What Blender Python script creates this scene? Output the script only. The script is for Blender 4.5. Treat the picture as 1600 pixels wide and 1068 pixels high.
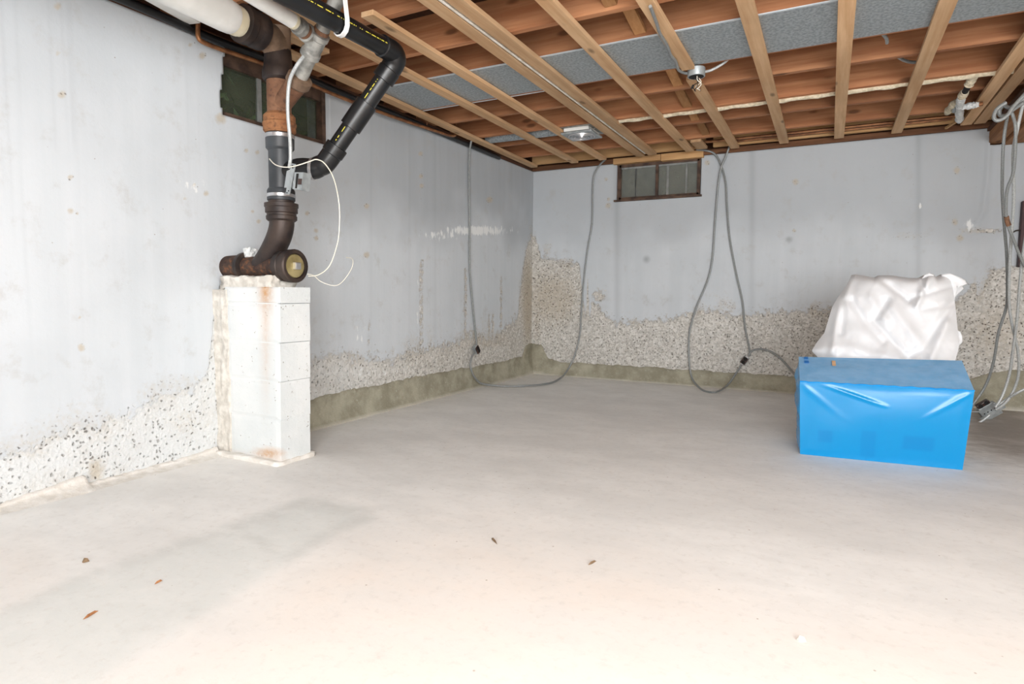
import bpy, bmesh, math, random
import numpy as np
from mathutils import Vector, Matrix

for o in list(bpy.data.objects): bpy.data.objects.remove(o)
S = bpy.context.scene
COL = S.collection
random.seed(4)
# ------------------------------------------------------------------ camera
F_PX = 953.9
CAM = Vector((2.9797, -6.0628, 0.8945))
CR = Vector((0.88243893, 0.4703698, 0.00733365))
CU = Vector((-0.04445399, 0.06785821, 0.99670412))
CF = Vector((-0.46832187, 0.87985653, -0.08079054))
cam = bpy.data.cameras.new('camera'); cam_o = bpy.data.objects.new('camera', cam); COL.objects.link(cam_o)
cam.sensor_width = 36; cam.lens = F_PX / 1600 * 36; cam.clip_start = 0.02
cam_o.matrix_world = Matrix(((CR.x, CU.x, -CF.x, CAM.x), (CR.y, CU.y, -CF.y, CAM.y), (CR.z, CU.z, -CF.z, CAM.z), (0, 0, 0, 1)))
S.camera = cam_o
# ------------------------------------------------------------------ world and lights
w = bpy.data.worlds.new('world'); S.world = w; w.use_nodes = True
w.node_tree.nodes['Background'].inputs[0].default_value = (0.75, 0.85, 1.0, 1)
w.node_tree.nodes['Background'].inputs[1].default_value = 1.0
def area(name, loc, target, size, power, col, spread=math.pi):
    l = bpy.data.lights.new(name, 'AREA'); l.shape = 'RECTANGLE'; l.size, l.size_y = size
    l.energy = power; l.color = col; l.spread = spread
    o = bpy.data.objects.new(name, l); COL.objects.link(o); o.location = loc
    o.rotation_euler = (Vector(target) - Vector(loc)).to_track_quat('-Z', 'Y').to_euler()
area('rear_fill_panel', (3.6, -8.9, 1.15), (2.0, -2.0, 0.9), (3.6, 1.9), 225, (0.95, 0.98, 1.0))  # added area lamp behind the camera, no real doorway there
area('overhead_fill_panel', (3.1, -6.4, 2.16), (2.3, -2.2, 0.0), (2.0, 0.9), 66, (1.0, 0.985, 0.97))  # added unseen soft lamp above and behind the camera, brightens the floor
area('side_fill_panel', (5.5, -6.2, 1.25), (1.2, -2.2, 0.3), (2.2, 1.7), 88, (0.97, 0.985, 1.0))  # added fill lamp at the right for left wall and pier side
S.view_settings.view_transform = 'Standard'; S.view_settings.look = 'None'
S.view_settings.gamma = 1; S.view_settings.use_curve_mapping = False
S.view_settings.exposure = 0.52

# ------------------------------------------------------------------ pixel helpers
def ray(u, v): return CF + CR * ((u - 800) / F_PX) - CU * ((v - 534) / F_PX)
def on(u, v, ax, val):
    d = ray(u, v); return CAM + d * ((val - CAM[ax]) / d[ax])
def onp(u, v, p, n):
    d = ray(u, v); n = Vector(n); return CAM + d * ((Vector(p) - CAM).dot(n) / d.dot(n))
def project(P):
    d = P - np.array(CAM); z = d @ np.array(CF); z = np.where(np.abs(z) < 1e-3, 1e-3, z)
    return 800 + F_PX * (d @ np.array(CR)) / z, 534 - F_PX * (d @ np.array(CU)) / z, z
def vnoise(x, y, seed=0):
    xi = np.floor(x).astype(np.int64); yi = np.floor(y).astype(np.int64); fx = x - xi; fy = y - yi
    fx = fx * fx * (3 - 2 * fx); fy = fy * fy * (3 - 2 * fy)
    def h(a, b):
        n = (a * 374761393 + b * 668265263 + seed * 974711) & 0x7fffffff
        n = ((n ^ (n >> 13)) * 1274126177) & 0x7fffffff
        return ((n ^ (n >> 16)) & 0xffff) / 65535.0
    return (h(xi, yi) * (1 - fx) + h(xi + 1, yi) * fx) * (1 - fy) + (h(xi, yi + 1) * (1 - fx) + h(xi + 1, yi + 1) * fx) * fy
def fbm(x, y, seed=0, o=4):
    x = np.asarray(x, float); y = np.asarray(y, float); s = 0; a = 0.5
    for i in range(o): s = s + a * vnoise(x * 2 ** i, y * 2 ** i, seed + i); a *= 0.5
    return s / (1 - 0.5 ** o)
def sstep(a, b, x):
    t = np.clip((x - a) / (b - a), 0, 1); return t * t * (3 - 2 * t)

# ------------------------------------------------------------------ mesh helpers
class MB:
    def __init__(s): s.v = []; s.f = []; s.sm = []
    def add(s, vs, fs, smooth=False):
        k = len(s.v); s.v += [tuple(x) for x in vs]; s.f += [tuple(i + k for i in f) for f in fs]; s.sm += [smooth] * len(fs); return s
    def hexa(s, p):
        return s.add(p, [(0, 3, 2, 1), (4, 5, 6, 7), (0, 1, 5, 4), (1, 2, 6, 5), (2, 3, 7, 6), (3, 0, 4, 7)])
    def box(s, a, b):
        x0, y0, z0 = a; x1, y1, z1 = b
        return s.hexa([(x0, y0, z0), (x1, y0, z0), (x1, y1, z0), (x0, y1, z0), (x0, y0, z1), (x1, y0, z1), (x1, y1, z1), (x0, y1, z1)])
    def bar(s, A, B, w, h, up=(0, 0, 1)):
        A = Vector(A); B = Vector(B); d = (B - A).normalized(); r = d.cross(Vector(up)).normalized(); u = r.cross(d)
        r *= w / 2; u *= h / 2
        return s.hexa([A - r - u, A + r - u, B + r - u, B - r - u, A - r + u, A + r + u, B + r + u, B - r + u])
    def tube(s, pts, r, n=10, smooth_path=4, caps=True):
        P = [Vector(p) for p in pts]; R = list(r) if isinstance(r, (list, tuple)) else [r] * len(P)
        if smooth_path and len(P) > 2:
            Q = []; QR = []
            for i in range(len(P) - 1):
                p0 = P[max(i - 1, 0)]; p1 = P[i]; p2 = P[i + 1]; p3 = P[min(i + 2, len(P) - 1)]
                for k in range(smooth_path):
                    t = k / smooth_path
                    Q.append(0.5 * (2 * p1 + (p2 - p0) * t + (2 * p0 - 5 * p1 + 4 * p2 - p3) * t * t + (3 * p1 - p0 - 3 * p2 + p3) * t ** 3))
                    QR.append(R[i] * (1 - t) + R[i + 1] * t)
            Q.append(P[-1]); QR.append(R[-1]); P, R = Q, QR
        vs = []; up = None
        for i, p in enumerate(P):
            d = (P[min(i + 1, len(P) - 1)] - P[max(i - 1, 0)])
            d = d.normalized() if d.length > 1e-9 else Vector((0, 0, 1))
            if up is None: up = Vector((0, 0, 1)) if abs(d.z) < 0.9 else Vector((1, 0, 0))
            a = d.cross(up).normalized(); up = a.cross(d).normalized()
            for k in range(n):
                t = 2 * math.pi * k / n; vs.append(p + (a * math.cos(t) + up * math.sin(t)) * R[i])
        fs = [(i * n + k, i * n + (k + 1) % n, (i + 1) * n + (k + 1) % n, (i + 1) * n + k) for i in range(len(P) - 1) for k in range(n)]
        s.add(vs, fs, True)
        if caps:
            k = len(s.v) - len(vs)
            s.f.append(tuple(range(k + n - 1, k - 1, -1))); s.f.append(tuple(range(k + (len(P) - 1) * n, k + len(P) * n))); s.sm += [False, False]
        return s
    def lathe(s, A, D, prof, n=28):
        A = Vector(A); D = Vector(D).normalized(); q = Vector((0, 0, 1)) if abs(D.z) < 0.9 else Vector((1, 0, 0))
        a = D.cross(q).normalized(); b = a.cross(D); vs = []
        for t, r in prof:
            for k in range(n):
                th = 2 * math.pi * k / n; vs.append(A + D * t + (a * math.cos(th) + b * math.sin(th)) * r)
        m = len(prof)
        fs = [(i * n + k, i * n + (k + 1) % n, (i + 1) * n + (k + 1) % n, (i + 1) * n + k) for i in range(m - 1) for k in range(n)]
        s.add(vs, fs, True); k = len(s.v) - len(vs)
        s.f.append(tuple(range(k + n - 1, k - 1, -1))); s.f.append(tuple(range(k + (m - 1) * n, k + m * n))); s.sm += [False, False]
        return s
    def build(s, name, mat, parent=None, bevel=0, sharp=35):
        me = bpy.data.meshes.new(name); me.from_pydata(s.v, [], s.f); me.update()
        bm = bmesh.new(); bm.from_mesh(me); bmesh.ops.recalc_face_normals(bm, faces=bm.faces); bm.to_mesh(me); bm.free()
        me.polygons.foreach_set('use_smooth', s.sm if len(s.sm) == len(me.polygons) else [False] * len(me.polygons))
        if any(s.sm): me.set_sharp_from_angle(angle=math.radians(sharp))
        me.materials.append(mat); o = bpy.data.objects.new(name, me); COL.objects.link(o)
        if parent: o.parent = parent
        if bevel:
            m = o.modifiers.new('b', 'BEVEL'); m.width = bevel; m.segments = 2; m.limit_method = 'ANGLE'
        return o
def tag(o, label=None, cat=None, group=None, kind=None):
    for k, v in (('label', label), ('category', cat), ('group', group), ('kind', kind)):
        if v: o[k] = v
    return o
def thing(name, loc, label, cat, group=None):
    o = bpy.data.objects.new(name, None); COL.objects.link(o); o.location = loc; o.empty_display_size = 0.1
    bpy.context.view_layer.update()
    return tag(o, label, cat, group)
def adopt(o, parent):
    o.parent = parent; o.matrix_parent_inverse = Matrix.Translation(-Vector(parent.location)); return o
def part(mb, name, mat, parent, **k):
    return adopt(mb.build(name, mat, None, **k), parent)

# ------------------------------------------------------------------ materials
class NT:
    def __init__(s, name):
        s.m = bpy.data.materials.new(name); s.m.use_nodes = True; s.t = s.m.node_tree; s.n = s.t.nodes; s.b = s.n['Principled BSDF']
    def node(s, ty, **k):
        n = s.n.new(ty)
        for a, v in k.items():
            if a in n.inputs: n.inputs[a].default_value = v
            else: setattr(n, a, v)
        return n
    def link(s, a, b): s.t.links.new(a, b)
    def inp(s, node, key, v):
        if hasattr(v, 'is_linked') or isinstance(v, bpy.types.NodeSocket): s.link(v, node.inputs[key])
        else: node.inputs[key].default_value = v
    def coord(s, out='Object'): return s.node('ShaderNodeTexCoord').outputs[out]
    def mapping(s, vec, scale):
        m = s.node('ShaderNodeMapping'); s.link(vec, m.inputs[0]); m.inputs['Scale'].default_value = scale; return m.outputs[0]
    def noise(s, vec, scale, detail=4, rough=0.55):
        n = s.node('ShaderNodeTexNoise'); s.link(vec, n.inputs['Vector']); n.inputs['Scale'].default_value = scale
        n.inputs['Detail'].default_value = detail; n.inputs['Roughness'].default_value = rough; return n.outputs['Fac']
    def voro(s, vec, scale, feature='F1'):
        n = s.node('ShaderNodeTexVoronoi'); n.feature = feature; s.link(vec, n.inputs['Vector']); n.inputs['Scale'].default_value = scale; return n
    def ramp(s, fac, a, b, lo=0.0, hi=1.0):
        n = s.node('ShaderNodeMapRange'); n.interpolation_type = 'SMOOTHSTEP'; s.link(fac, n.inputs['Value'])
        n.inputs['From Min'].default_value = a; n.inputs['From Max'].default_value = b; n.inputs['To Min'].default_value = lo; n.inputs['To Max'].default_value = hi
        return n.outputs[0]
    def math(s, op, a, b=0.0):
        n = s.node('ShaderNodeMath'); n.operation = op; s.inp(n, 0, a); s.inp(n, 1, b); return n.outputs[0]
    def mix(s, fac, a, b, blend='MIX'):
        n = s.node('ShaderNodeMix'); n.data_type = 'RGBA'; n.blend_type = blend; s.inp(n, 0, fac)
        for key, v in ((6, a), (7, b)):
            if isinstance(v, tuple): n.inputs[key].default_value = (*v, 1) if len(v) == 3 else v
            else: s.link(v, n.inputs[key])
        return n.outputs[2]
    def attr(s, name):
        n = s.node('ShaderNodeAttribute'); n.attribute_name = name; return n.outputs['Fac']
    def bump(s, h, dist=0.01, strength=1.0):
        n = s.node('ShaderNodeBump'); s.link(h, n.inputs['Height']); n.inputs['Distance'].default_value = dist; n.inputs['Strength'].default_value = strength
        s.link(n.outputs[0], s.b.inputs['Normal']); return n
    def done(s, col=None, rough=0.8, metal=0.0, spec=None):
        if col is not None: s.inp(s.b, 'Base Color', (*col, 1) if isinstance(col, tuple) else col)
        s.inp(s.b, 'Roughness', rough); s.inp(s.b, 'Metallic', metal)
        if spec is not None: s.b.inputs['Specular IOR Level'].default_value = spec
        return s.m
def lin(r, g, b):
    f = lambda c: (c / 255 / 12.92) if c / 255 <= 0.04045 else ((c / 255 + 0.055) / 1.055) ** 2.4
    return (f(r), f(g), f(b))
def simple(name, c1, c2=None, scale=12, rough=0.6, metal=0.0, bump=0.0, spec=None, stretch=(1, 1, 1), a=0.35, b=0.65):
    t = NT(name); v = t.mapping(t.coord(), stretch); n = t.noise(v, scale, 6)
    if bump: t.bump(n, bump)
    return t.done(t.mix(t.ramp(n, a, b), c1, c2 or c1), rough, metal, spec)
def wood(name, c1, c2, axis, rough=0.75):
    t = NT(name); sc = [26, 26, 26]; sc[axis] = 1.3
    oi = t.node('ShaderNodeObjectInfo'); v0 = t.coord()
    add = t.node('ShaderNodeVectorMath'); add.operation = 'ADD'; t.link(v0, add.inputs[0])
    cm = t.node('ShaderNodeCombineXYZ')
    r10 = t.math('MULTIPLY', oi.outputs['Random'], 37.0)
    for k in range(3): t.link(r10, cm.inputs[k])
    t.link(cm.outputs[0], add.inputs[1]); v = add.outputs[0]
    g = t.noise(t.mapping(v, sc), 1.0, 6, 0.65)
    sc2 = [7, 7, 7]; sc2[axis] = 2.6
    kn = t.voro(t.mapping(v, sc2), 1.0).outputs['Distance']
    big = t.noise(v, 1.7, 3)
    c = t.mix(t.ramp(g, 0.3, 0.72), c1, c2)
    c = t.mix(t.ramp(big, 0.35, 0.7, 0, 0.35), c, tuple(x * 0.55 for x in c1))
    c = t.mix(t.ramp(kn, 0.06, 0.16, 0.75, 0.0), c, tuple(x * 0.28 for x in c1))
    vary = t.mix(t.ramp(oi.outputs['Random'], 0, 1, 0, 0.3), c, (0.02, 0.01, 0.005))
    t.bump(g, 0.002)
    return t.done(vary, rough, 0, 0.3)
M = {}
M['joist'] = wood('joist_wood', lin(172, 112, 76), lin(208, 150, 108), 0)
M['fresh'] = wood('fresh_pine', lin(200, 154, 104), lin(226, 184, 134), 0)
M['batten'] = wood('batten_wood', lin(212, 168, 124), lin(236, 198, 156), 1)
M['beam'] = wood('beam_wood', lin(140, 96, 62), lin(176, 128, 86), 1)
M['bridge'] = wood('bridging_wood', lin(170, 122, 78), lin(196, 148, 102), 1)
M['sill'] = wood('sill_wood', lin(92, 60, 40), lin(128, 88, 60), 0)
M['sill_y'] = wood('sill_wood_y', lin(70, 46, 34), lin(108, 74, 54), 1)
M['subfloor'] = wood('subfloor_boards', lin(60, 38, 26), lin(88, 56, 38), 1)
M['iron'] = simple('cast_iron', lin(44, 37, 36), lin(70, 58, 52), 9, 0.5, 0.35, 0.004)
M['iron_pale'] = simple('cast_iron_dusty', lin(86, 68, 54), lin(132, 108, 88), 8, 0.7, 0.2, 0.004)
def rusty(name, a, b, c):
    t = NT(name); v = t.coord(); n = t.noise(v, 9, 6, 0.65); m = t.noise(v, 34, 5, 0.7)
    k = t.mix(t.ramp(n, 0.35, 0.68), a, b); k = t.mix(t.ramp(m, 0.48, 0.7, 0, 0.85), k, c); t.bump(m, 0.005); return t.done(k, 0.85, 0.05, 0.3)
M['rust'] = rusty('rusty_iron', lin(118, 84, 64), lin(146, 110, 86), lin(74, 56, 48))
M['rust_orange'] = rusty('orange_rust', lin(132, 86, 58), lin(158, 112, 76), lin(84, 58, 46))
M['iron_rusty'] = rusty('rust_flecked_iron', lin(58, 46, 42), lin(88, 70, 60), lin(142, 92, 58))
M['abs'] = simple('black_abs', lin(17, 18, 20), lin(28, 29, 31), 6, 0.34, 0, 0.0005)
M['rubber'] = simple('rubber', lin(46, 50, 54), lin(66, 70, 74), 6, 0.45)
M['steel'] = simple('bright_steel', lin(190, 190, 192), lin(220, 220, 222), 20, 0.3, 0.85)
M['galv'] = simple('galvanized', lin(128, 128, 124), lin(180, 179, 174), 16, 0.5, 0.5, 0.004)
M['sheet'] = simple('galvanized_sheet', lin(142, 150, 154), lin(176, 184, 188), 70, 0.5, 0.45, 0.0005)
M['sheet_edge'] = simple('sheet_edge', lin(214, 224, 230), lin(226, 232, 236), 30, 0.4, 0.4)
M['copper'] = simple('copper', lin(126, 84, 58), lin(168, 118, 80), 14, 0.42, 0.6)
M['white_pipe'] = simple('white_painted_pipe', lin(226, 226, 222), lin(238, 238, 235), 7, 0.45, 0, 0.002)
M['cream'] = simple('cream_collar', lin(216, 206, 178), lin(228, 220, 196), 9, 0.5)
M['white'] = simple('white_plastic', lin(236, 236, 236), lin(244, 244, 244), 5, 0.35)
M['wire'] = simple('cream_wire', lin(224, 220, 204), lin(236, 232, 220), 8, 0.5)
M['insul'] = simple('pipe_insulation', lin(196, 184, 158), lin(226, 214, 190), 40, 0.95, 0, 0.01)
M['plasterwhite'] = simple('white_insulation_plaster', lin(226, 230, 230), lin(246, 248, 248), 50, 0.95, 0, 0.02)
M['brown'] = simple('brown_bakelite', lin(52, 34, 30), lin(66, 44, 38), 10, 0.35)
M['dark'] = simple('dark_hole', lin(16, 14, 13), lin(22, 20, 18), 10, 0.8)
M['brass'] = simple('old_brass', lin(150, 136, 92), lin(188, 174, 128), 12, 0.5, 0.6, 0.002)
M['greybox'] = simple('grey_metal_box', lin(150, 156, 158), lin(176, 182, 184), 20, 0.45, 0.5)
M['frame'] = simple('steel_window_frame', lin(62, 46, 38), lin(98, 76, 62), 14, 0.7, 0.1, 0.001)
M['greyframe'] = simple('grey_sash', lin(118, 120, 118), lin(142, 144, 142), 14, 0.6)
M['mortar'] = simple('mortar', lin(202, 197, 188), lin(226, 222, 214), 22, 0.95, 0, 0.01)
M['crust'] = simple('lime_crust', lin(216, 211, 203), lin(232, 229, 224), 18, 0.95, 0, 0.01)
M['earth'] = simple('well_concrete', lin(120, 122, 116), lin(150, 152, 144), 8, 0.95, 0, 0.01)
M['soil'] = simple('well_soil', lin(40, 44, 30), lin(62, 66, 44), 8, 0.95, 0, 0.01)
M['leaf'] = simple('leaf', lin(62, 92, 40), lin(98, 132, 58), 5, 0.6)
M['splinter'] = simple('splinter_wood', lin(140, 92, 56), lin(182, 128, 84), 60, 0.8, 0, 0, None, (1, 1, 1))
M['leafdry'] = simple('dry_leaf', lin(104, 84, 62), lin(134, 110, 84), 60, 0.8)
M['yellow'] = simple('yellow_print', lin(206, 196, 60), lin(222, 210, 84), 40, 0.6)
M['darkred'] = simple('dark_red_board', lin(52, 28, 30), lin(66, 38, 38), 12, 0.6)
M['strap'] = simple('greyed_batten', lin(214, 206, 192), lin(236, 230, 220), 14, 0.8)
# armoured cable: fine rings
def armour(name, c):
    t = NT(name); n = t.noise(t.coord(), 120, 2); t.bump(n, 0.0015)
    return t.done(t.mix(t.ramp(n, 0.35, 0.65), tuple(x * 0.8 for x in c), c), 0.5, 0.35)
M['cable'] = armour('grey_cable', lin(150, 154, 154))
M['cable_light'] = armour('light_cable', lin(196, 200, 200))
# dusty glass
def glass(name, dust, k):
    t = NT(name); n = t.noise(t.coord(), 9, 5)
    t.done(t.mix(n, dust, tuple(x * 1.4 for x in dust)), 0.25)
    tr = t.node('ShaderNodeBsdfTransparent'); mx = t.node('ShaderNodeMixShader')
    t.link(t.ramp(n, 0.3, 0.8, k, k + 0.25), mx.inputs[0]); t.link(tr.outputs[0], mx.inputs[1]); t.link(t.b.outputs[0], mx.inputs[2])
    t.link(mx.outputs[0], t.n['Material Output'].inputs[0]); return t.m
M['glass_green'] = glass('dusty_glass_green', lin(70, 76, 62), 0.35)
M['glass_grey'] = glass('dusty_glass_grey', lin(112, 114, 106), 0.45)
# concrete wall: paint, bare aggregate, lime, tan stain
def wall_mat():
    t = NT('painted_concrete'); v = t.coord(); ex = t.attr('bare'); lime = t.attr('lime'); tan = t.attr('tan'); gr = t.attr('grime_shade'); wt = t.attr('whitewash')
    streak = t.noise(t.mapping(v, (9, 9, 0.5)), 1.0, 5, 0.6); blot = t.noise(v, 2.2, 5); fine = t.noise(v, 38, 5, 0.65)
    paint = t.mix(t.ramp(streak, 0.3, 0.75), lin(201, 207, 212), lin(208, 213, 218))
    paint = t.mix(t.ramp(blot, 0.4, 0.7, 0, 0.3), paint, lin(190, 196, 201))
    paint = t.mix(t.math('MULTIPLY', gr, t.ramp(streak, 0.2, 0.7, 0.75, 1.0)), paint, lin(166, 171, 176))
    dirt = t.noise(v, 6.5, 7, 0.7)
    paint = t.mix(t.ramp(dirt, 0.52, 0.75, 0, 0.45), paint, lin(176, 174, 170))
    speck = t.voro(v, 26).outputs['Distance']; sel = t.noise(v, 14, 2)
    sp = t.math('MULTIPLY', t.ramp(speck, 0.05, 0.11, 1, 0), t.ramp(sel, 0.6, 0.66))
    paint = t.mix(t.math('MULTIPLY', sp, 0.7), paint, lin(128, 112, 98))
    nc = t.node('ShaderNodeTexNoise'); t.link(v, nc.inputs['Vector']); nc.inputs['Scale'].default_value = 30
    vm = t.node('ShaderNodeVectorMath'); vm.operation = 'MULTIPLY_ADD'; t.link(nc.outputs['Color'], vm.inputs[0]); vm.inputs[1].default_value = (.03, .03, .03); t.link(v, vm.inputs[2]); vd_ = vm.outputs[0]
    vo = t.voro(vd_, 62); d = vo.outputs['Distance']; vc = vo.outputs['Color']
    v2 = t.voro(vd_, 42)
    sepc = t.node('ShaderNodeSeparateColor'); t.link(vc, sepc.inputs[0])
    sep2 = t.node('ShaderNodeSeparateColor'); t.link(v2.outputs['Color'], sep2.inputs[0])
    agg = t.mix(sepc.outputs[0], lin(168, 163, 154), lin(228, 225, 219))
    agg = t.mix(t.ramp(fine, 0.4, 0.7, 0, 0.5), agg, lin(202, 198, 190))
    agg = t.mix(t.math('MULTIPLY', wt, t.ramp(t.noise(v, 5, 5, 0.65), 0.3, 0.6, 0.55, 1.0)), agg, lin(214, 217, 218))
    pit = t.math('MULTIPLY', t.ramp(d, 0.12, 0.42, 1, 0), t.ramp(sepc.outputs[1], 0.68, 0.8))
    pit2 = t.math('MULTIPLY', t.ramp(v2.outputs['Distance'], 0.12, 0.34, 1, 0), t.ramp(sep2.outputs[1], 0.8, 0.88))
    pit = t.math('MAXIMUM', pit, pit2)
    agg = t.mix(t.math('MULTIPLY', pit, t.math('SUBTRACT', 0.75, t.math('MULTIPLY', wt, 0.3))), agg, lin(96, 88, 80))
    e = t.math('ADD', ex, t.math('MULTIPLY', t.math('SUBTRACT', t.noise(v, 16, 6, 0.7), 0.5), 0.9))
    mask = t.ramp(e, 0.46, 0.55)
    frag = t.math('MULTIPLY', t.ramp(t.noise(v, 42, 4, 0.6), 0.56, 0.62), t.ramp(e, 0.28, 0.44))
    mask = t.math('MAXIMUM', mask, t.math('MULTIPLY', frag, 0.8))
    edge = t.math('MULTIPLY', t.ramp(e, 0.42, 0.48), t.ramp(e, 0.49, 0.58, 1, 0))
    c = t.mix(mask, paint, agg)
    c = t.mix(t.math('MULTIPLY', edge, t.math('SUBTRACT', 0.35, t.math('MULTIPLY', wt, 0.3))), c, lin(140, 126, 110))
    tn = t.math('ADD', tan, t.math('MULTIPLY', t.math('SUBTRACT', fine, 0.5), 0.8))
    c = t.mix(t.ramp(tn, 0.3, 0.95, 0, 0.75), c, t.mix(fine, lin(172, 160, 142), lin(200, 190, 172)))
    c = t.mix(t.math('MULTIPLY', t.math('MULTIPLY', t.ramp(tan, 0.3, 0.6), pit), 0.7), c, lin(84, 74, 66))
    ln = t.math('ADD', lime, t.math('MULTIPLY', t.math('SUBTRACT', t.noise(t.mapping(v, (30, 30, 12)), 1, 4), 0.5), 1.2))
    c = t.mix(t.ramp(ln, 0.5, 0.7, 0, 0.9), c, lin(238, 240, 240))
    h = t.math('ADD', t.math('MULTIPLY', fine, 0.15), t.math('MULTIPLY', mask, t.math('SUBTRACT', t.math('MULTIPLY', d, 0.5), t.math('ADD', 0.5, pit))))
    t.bump(h, 0.008, 0.8)
    return t.done(c, 0.88, 0, 0.25)
M['wall'] = wall_mat()
def floor_mat():
    t = NT('floor_concrete'); v = t.coord(); patch = t.attr('patch'); line = t.attr('seam'); warm = t.attr('warm'); darkish = t.attr('darkish')
    n1 = t.noise(t.mapping(v, (1, 1.7, 1)), 1.6, 6, 0.6); n2 = t.noise(t.mapping(v, (2.0, 3.0, 1)), 2.2, 7, 0.68); n3 = t.noise(v, 30, 6, 0.7)
    c = t.mix(t.ramp(n1, 0.35, 0.65), lin(235, 234, 231), lin(245, 244, 241))
    c = t.mix(t.ramp(n2, 0.4, 0.72, 0, 0.4), c, lin(221, 220, 217))
    c = t.mix(t.math('MULTIPLY', warm, t.ramp(n1, 0.3, 0.7, 0.3, 0.8)), c, lin(238, 227, 217))
    c = t.mix(t.math('MULTIPLY', patch, t.ramp(n2, 0.25, 0.6, 0.4, 0.75)), c, lin(222, 225, 222))
    c = t.mix(t.math('MULTIPLY', line, t.ramp(n2, 0.3, 0.6, 0.05, 0.4)), c, lin(196, 197, 193))
    dn = t.math('ADD', darkish, t.math('MULTIPLY', t.math('SUBTRACT', n2, 0.5), 0.9))
    c = t.mix(t.ramp(dn, 0.3, 1.0, 0, 0.8), c, lin(138, 130, 122))
    vo = t.voro(v, 16); sp = t.noise(v, 7, 2)
    s = t.math('MULTIPLY', t.ramp(vo.outputs['Distance'], 0.03, 0.07, 1, 0), t.ramp(sp, 0.5, 0.58))
    c = t.mix(t.ramp(n3, 0.5, 0.75, 0, 0.35), c, lin(204, 199, 192))
    c = t.mix(t.math('MULTIPLY', s, 0.6), c, lin(140, 116, 92))
    t.bump(t.math('ADD', n3, n2), 0.002, 0.3)
    return t.done(c, 0.72, 0, 0.3)
M['floor'] = floor_mat()
def cove_mat():
    t = NT('damp_parging'); v = t.coord(); n = t.noise(v, 5, 6, 0.65); f = t.noise(v, 45, 5, 0.7)
    c = t.mix(t.ramp(n, 0.35, 0.68), lin(148, 144, 126), lin(180, 176, 158))
    c = t.mix(t.ramp(f, 0.58, 0.72, 0, 0.6), c, lin(206, 204, 190))
    low = t.attr('low'); c = t.mix(t.math('MULTIPLY', low, 0.9), c, lin(208, 204, 194))
    t.bump(f, 0.006); return t.done(c, 0.9, 0, 0.2)
M['cove'] = cove_mat()
def block_mat():
    t = NT('painted_block'); v = t.coord(); f = t.noise(v, 55, 5, 0.7); vo = t.voro(v, 70); sel = t.noise(v, 30, 2)
    c = t.mix(t.ramp(t.noise(v, 3, 4), 0.35, 0.65), lin(214, 219, 220), lin(226, 229, 229))
    p = t.math('MULTIPLY', t.ramp(vo.outputs['Distance'], 0.12, 0.3, 1, 0), t.ramp(sel, 0.58, 0.64))
    c = t.mix(t.math('MULTIPLY', p, 0.7), c, lin(150, 138, 124))
    ru = t.attr('rust'); c = t.mix(t.math('MULTIPLY', ru, t.ramp(f, 0.25, 0.6, 0.5, 1.0)), c, lin(190, 136, 72))
    t.bump(t.math('SUBTRACT', f, p), 0.004, 0.7); return t.done(c, 0.85, 0, 0.25)
M['block'] = block_mat()
def blue_mat():
    t = NT('blue_plastic'); v = t.coord(); dust = t.attr('dust'); dk = t.attr('print'); f = t.noise(v, 14, 5, 0.6); fine = t.noise(v, 120, 3)
    c = t.mix(dk, lin(0, 138, 200), lin(0, 130, 194))
    c = t.mix(t.math('MULTIPLY', dust, t.ramp(f, 0.25, 0.7, 0.6, 0.9)), c, lin(146, 194, 236))  # dust film, paled further to stand for light falling on the top
    c = t.mix(t.math('MULTIPLY', dust, t.ramp(fine, 0.62, 0.72, 0, 0.5)), c, lin(176, 186, 196))
    t.bump(f, 0.002, 0.2)
    return t.done(c, t.math('ADD', 0.2, t.math('MULTIPLY', dust, 0.4)), 0, 0.5)
M['blue'] = blue_mat()
t = NT('white_polythene'); t.bump(t.noise(t.coord(), 14, 3, 0.5), 0.003, 0.25); M['poly'] = t.done(lin(232, 234, 237), 0.36, 0, 0.4)

# ------------------------------------------------------------------ setting: walls, floor
H = 2.2
def grid_mesh(name, P, keep, attrs, mat, solid=0.0, smooth=True, flip=False):
    nu, nv = P.shape[:2]; idx = np.arange(nu * nv).reshape(nu, nv)
    q = np.stack([idx[:-1, :-1], idx[1:, :-1], idx[1:, 1:], idx[:-1, 1:]], -1).reshape(-1, 4)
    if flip: q = q[:, ::-1]
    if keep is not None:
        k = (keep[:-1, :-1] & keep[1:, :-1] & keep[1:, 1:] & keep[:-1, 1:]).reshape(-1); q = q[k]
    used = np.unique(q); remap = -np.ones(nu * nv, int); remap[used] = np.arange(len(used)); q = remap[q]
    me = bpy.data.meshes.new(name); me.from_pydata(P.reshape(-1, 3)[used].tolist(), [], q.tolist()); me.update()
    for n, a in (attrs or {}).items():
        at = me.attributes.new(n, 'FLOAT', 'POINT'); at.data.foreach_set('value', np.ascontiguousarray(a.reshape(-1)[used], np.float32))
    if smooth: me.polygons.foreach_set('use_smooth', [True] * len(me.polygons))
    me.materials.append(mat); o = bpy.data.objects.new(name, me); COL.objects.link(o)
    if solid:
        m = o.modifiers.new('s', 'SOLIDIFY'); m.thickness = solid; m.offset = -1
    return o
def pl(u, pts):
    pts = sorted(pts); return np.interp(u, [p[0] for p in pts], [p[1] for p in pts])
def spots(u, v, lst):
    s = np.zeros_like(u)
    for (a, b, r) in lst: s = np.maximum(s, np.clip(1.3 - np.hypot(u - a, v - b) / r, 0, 1))
    return s
def blob(u, v, a, b, ru, rv): return np.clip(1.25 - np.sqrt(((u - a) / ru) ** 2 + ((v - b) / rv) ** 2), 0, 1)

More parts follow.
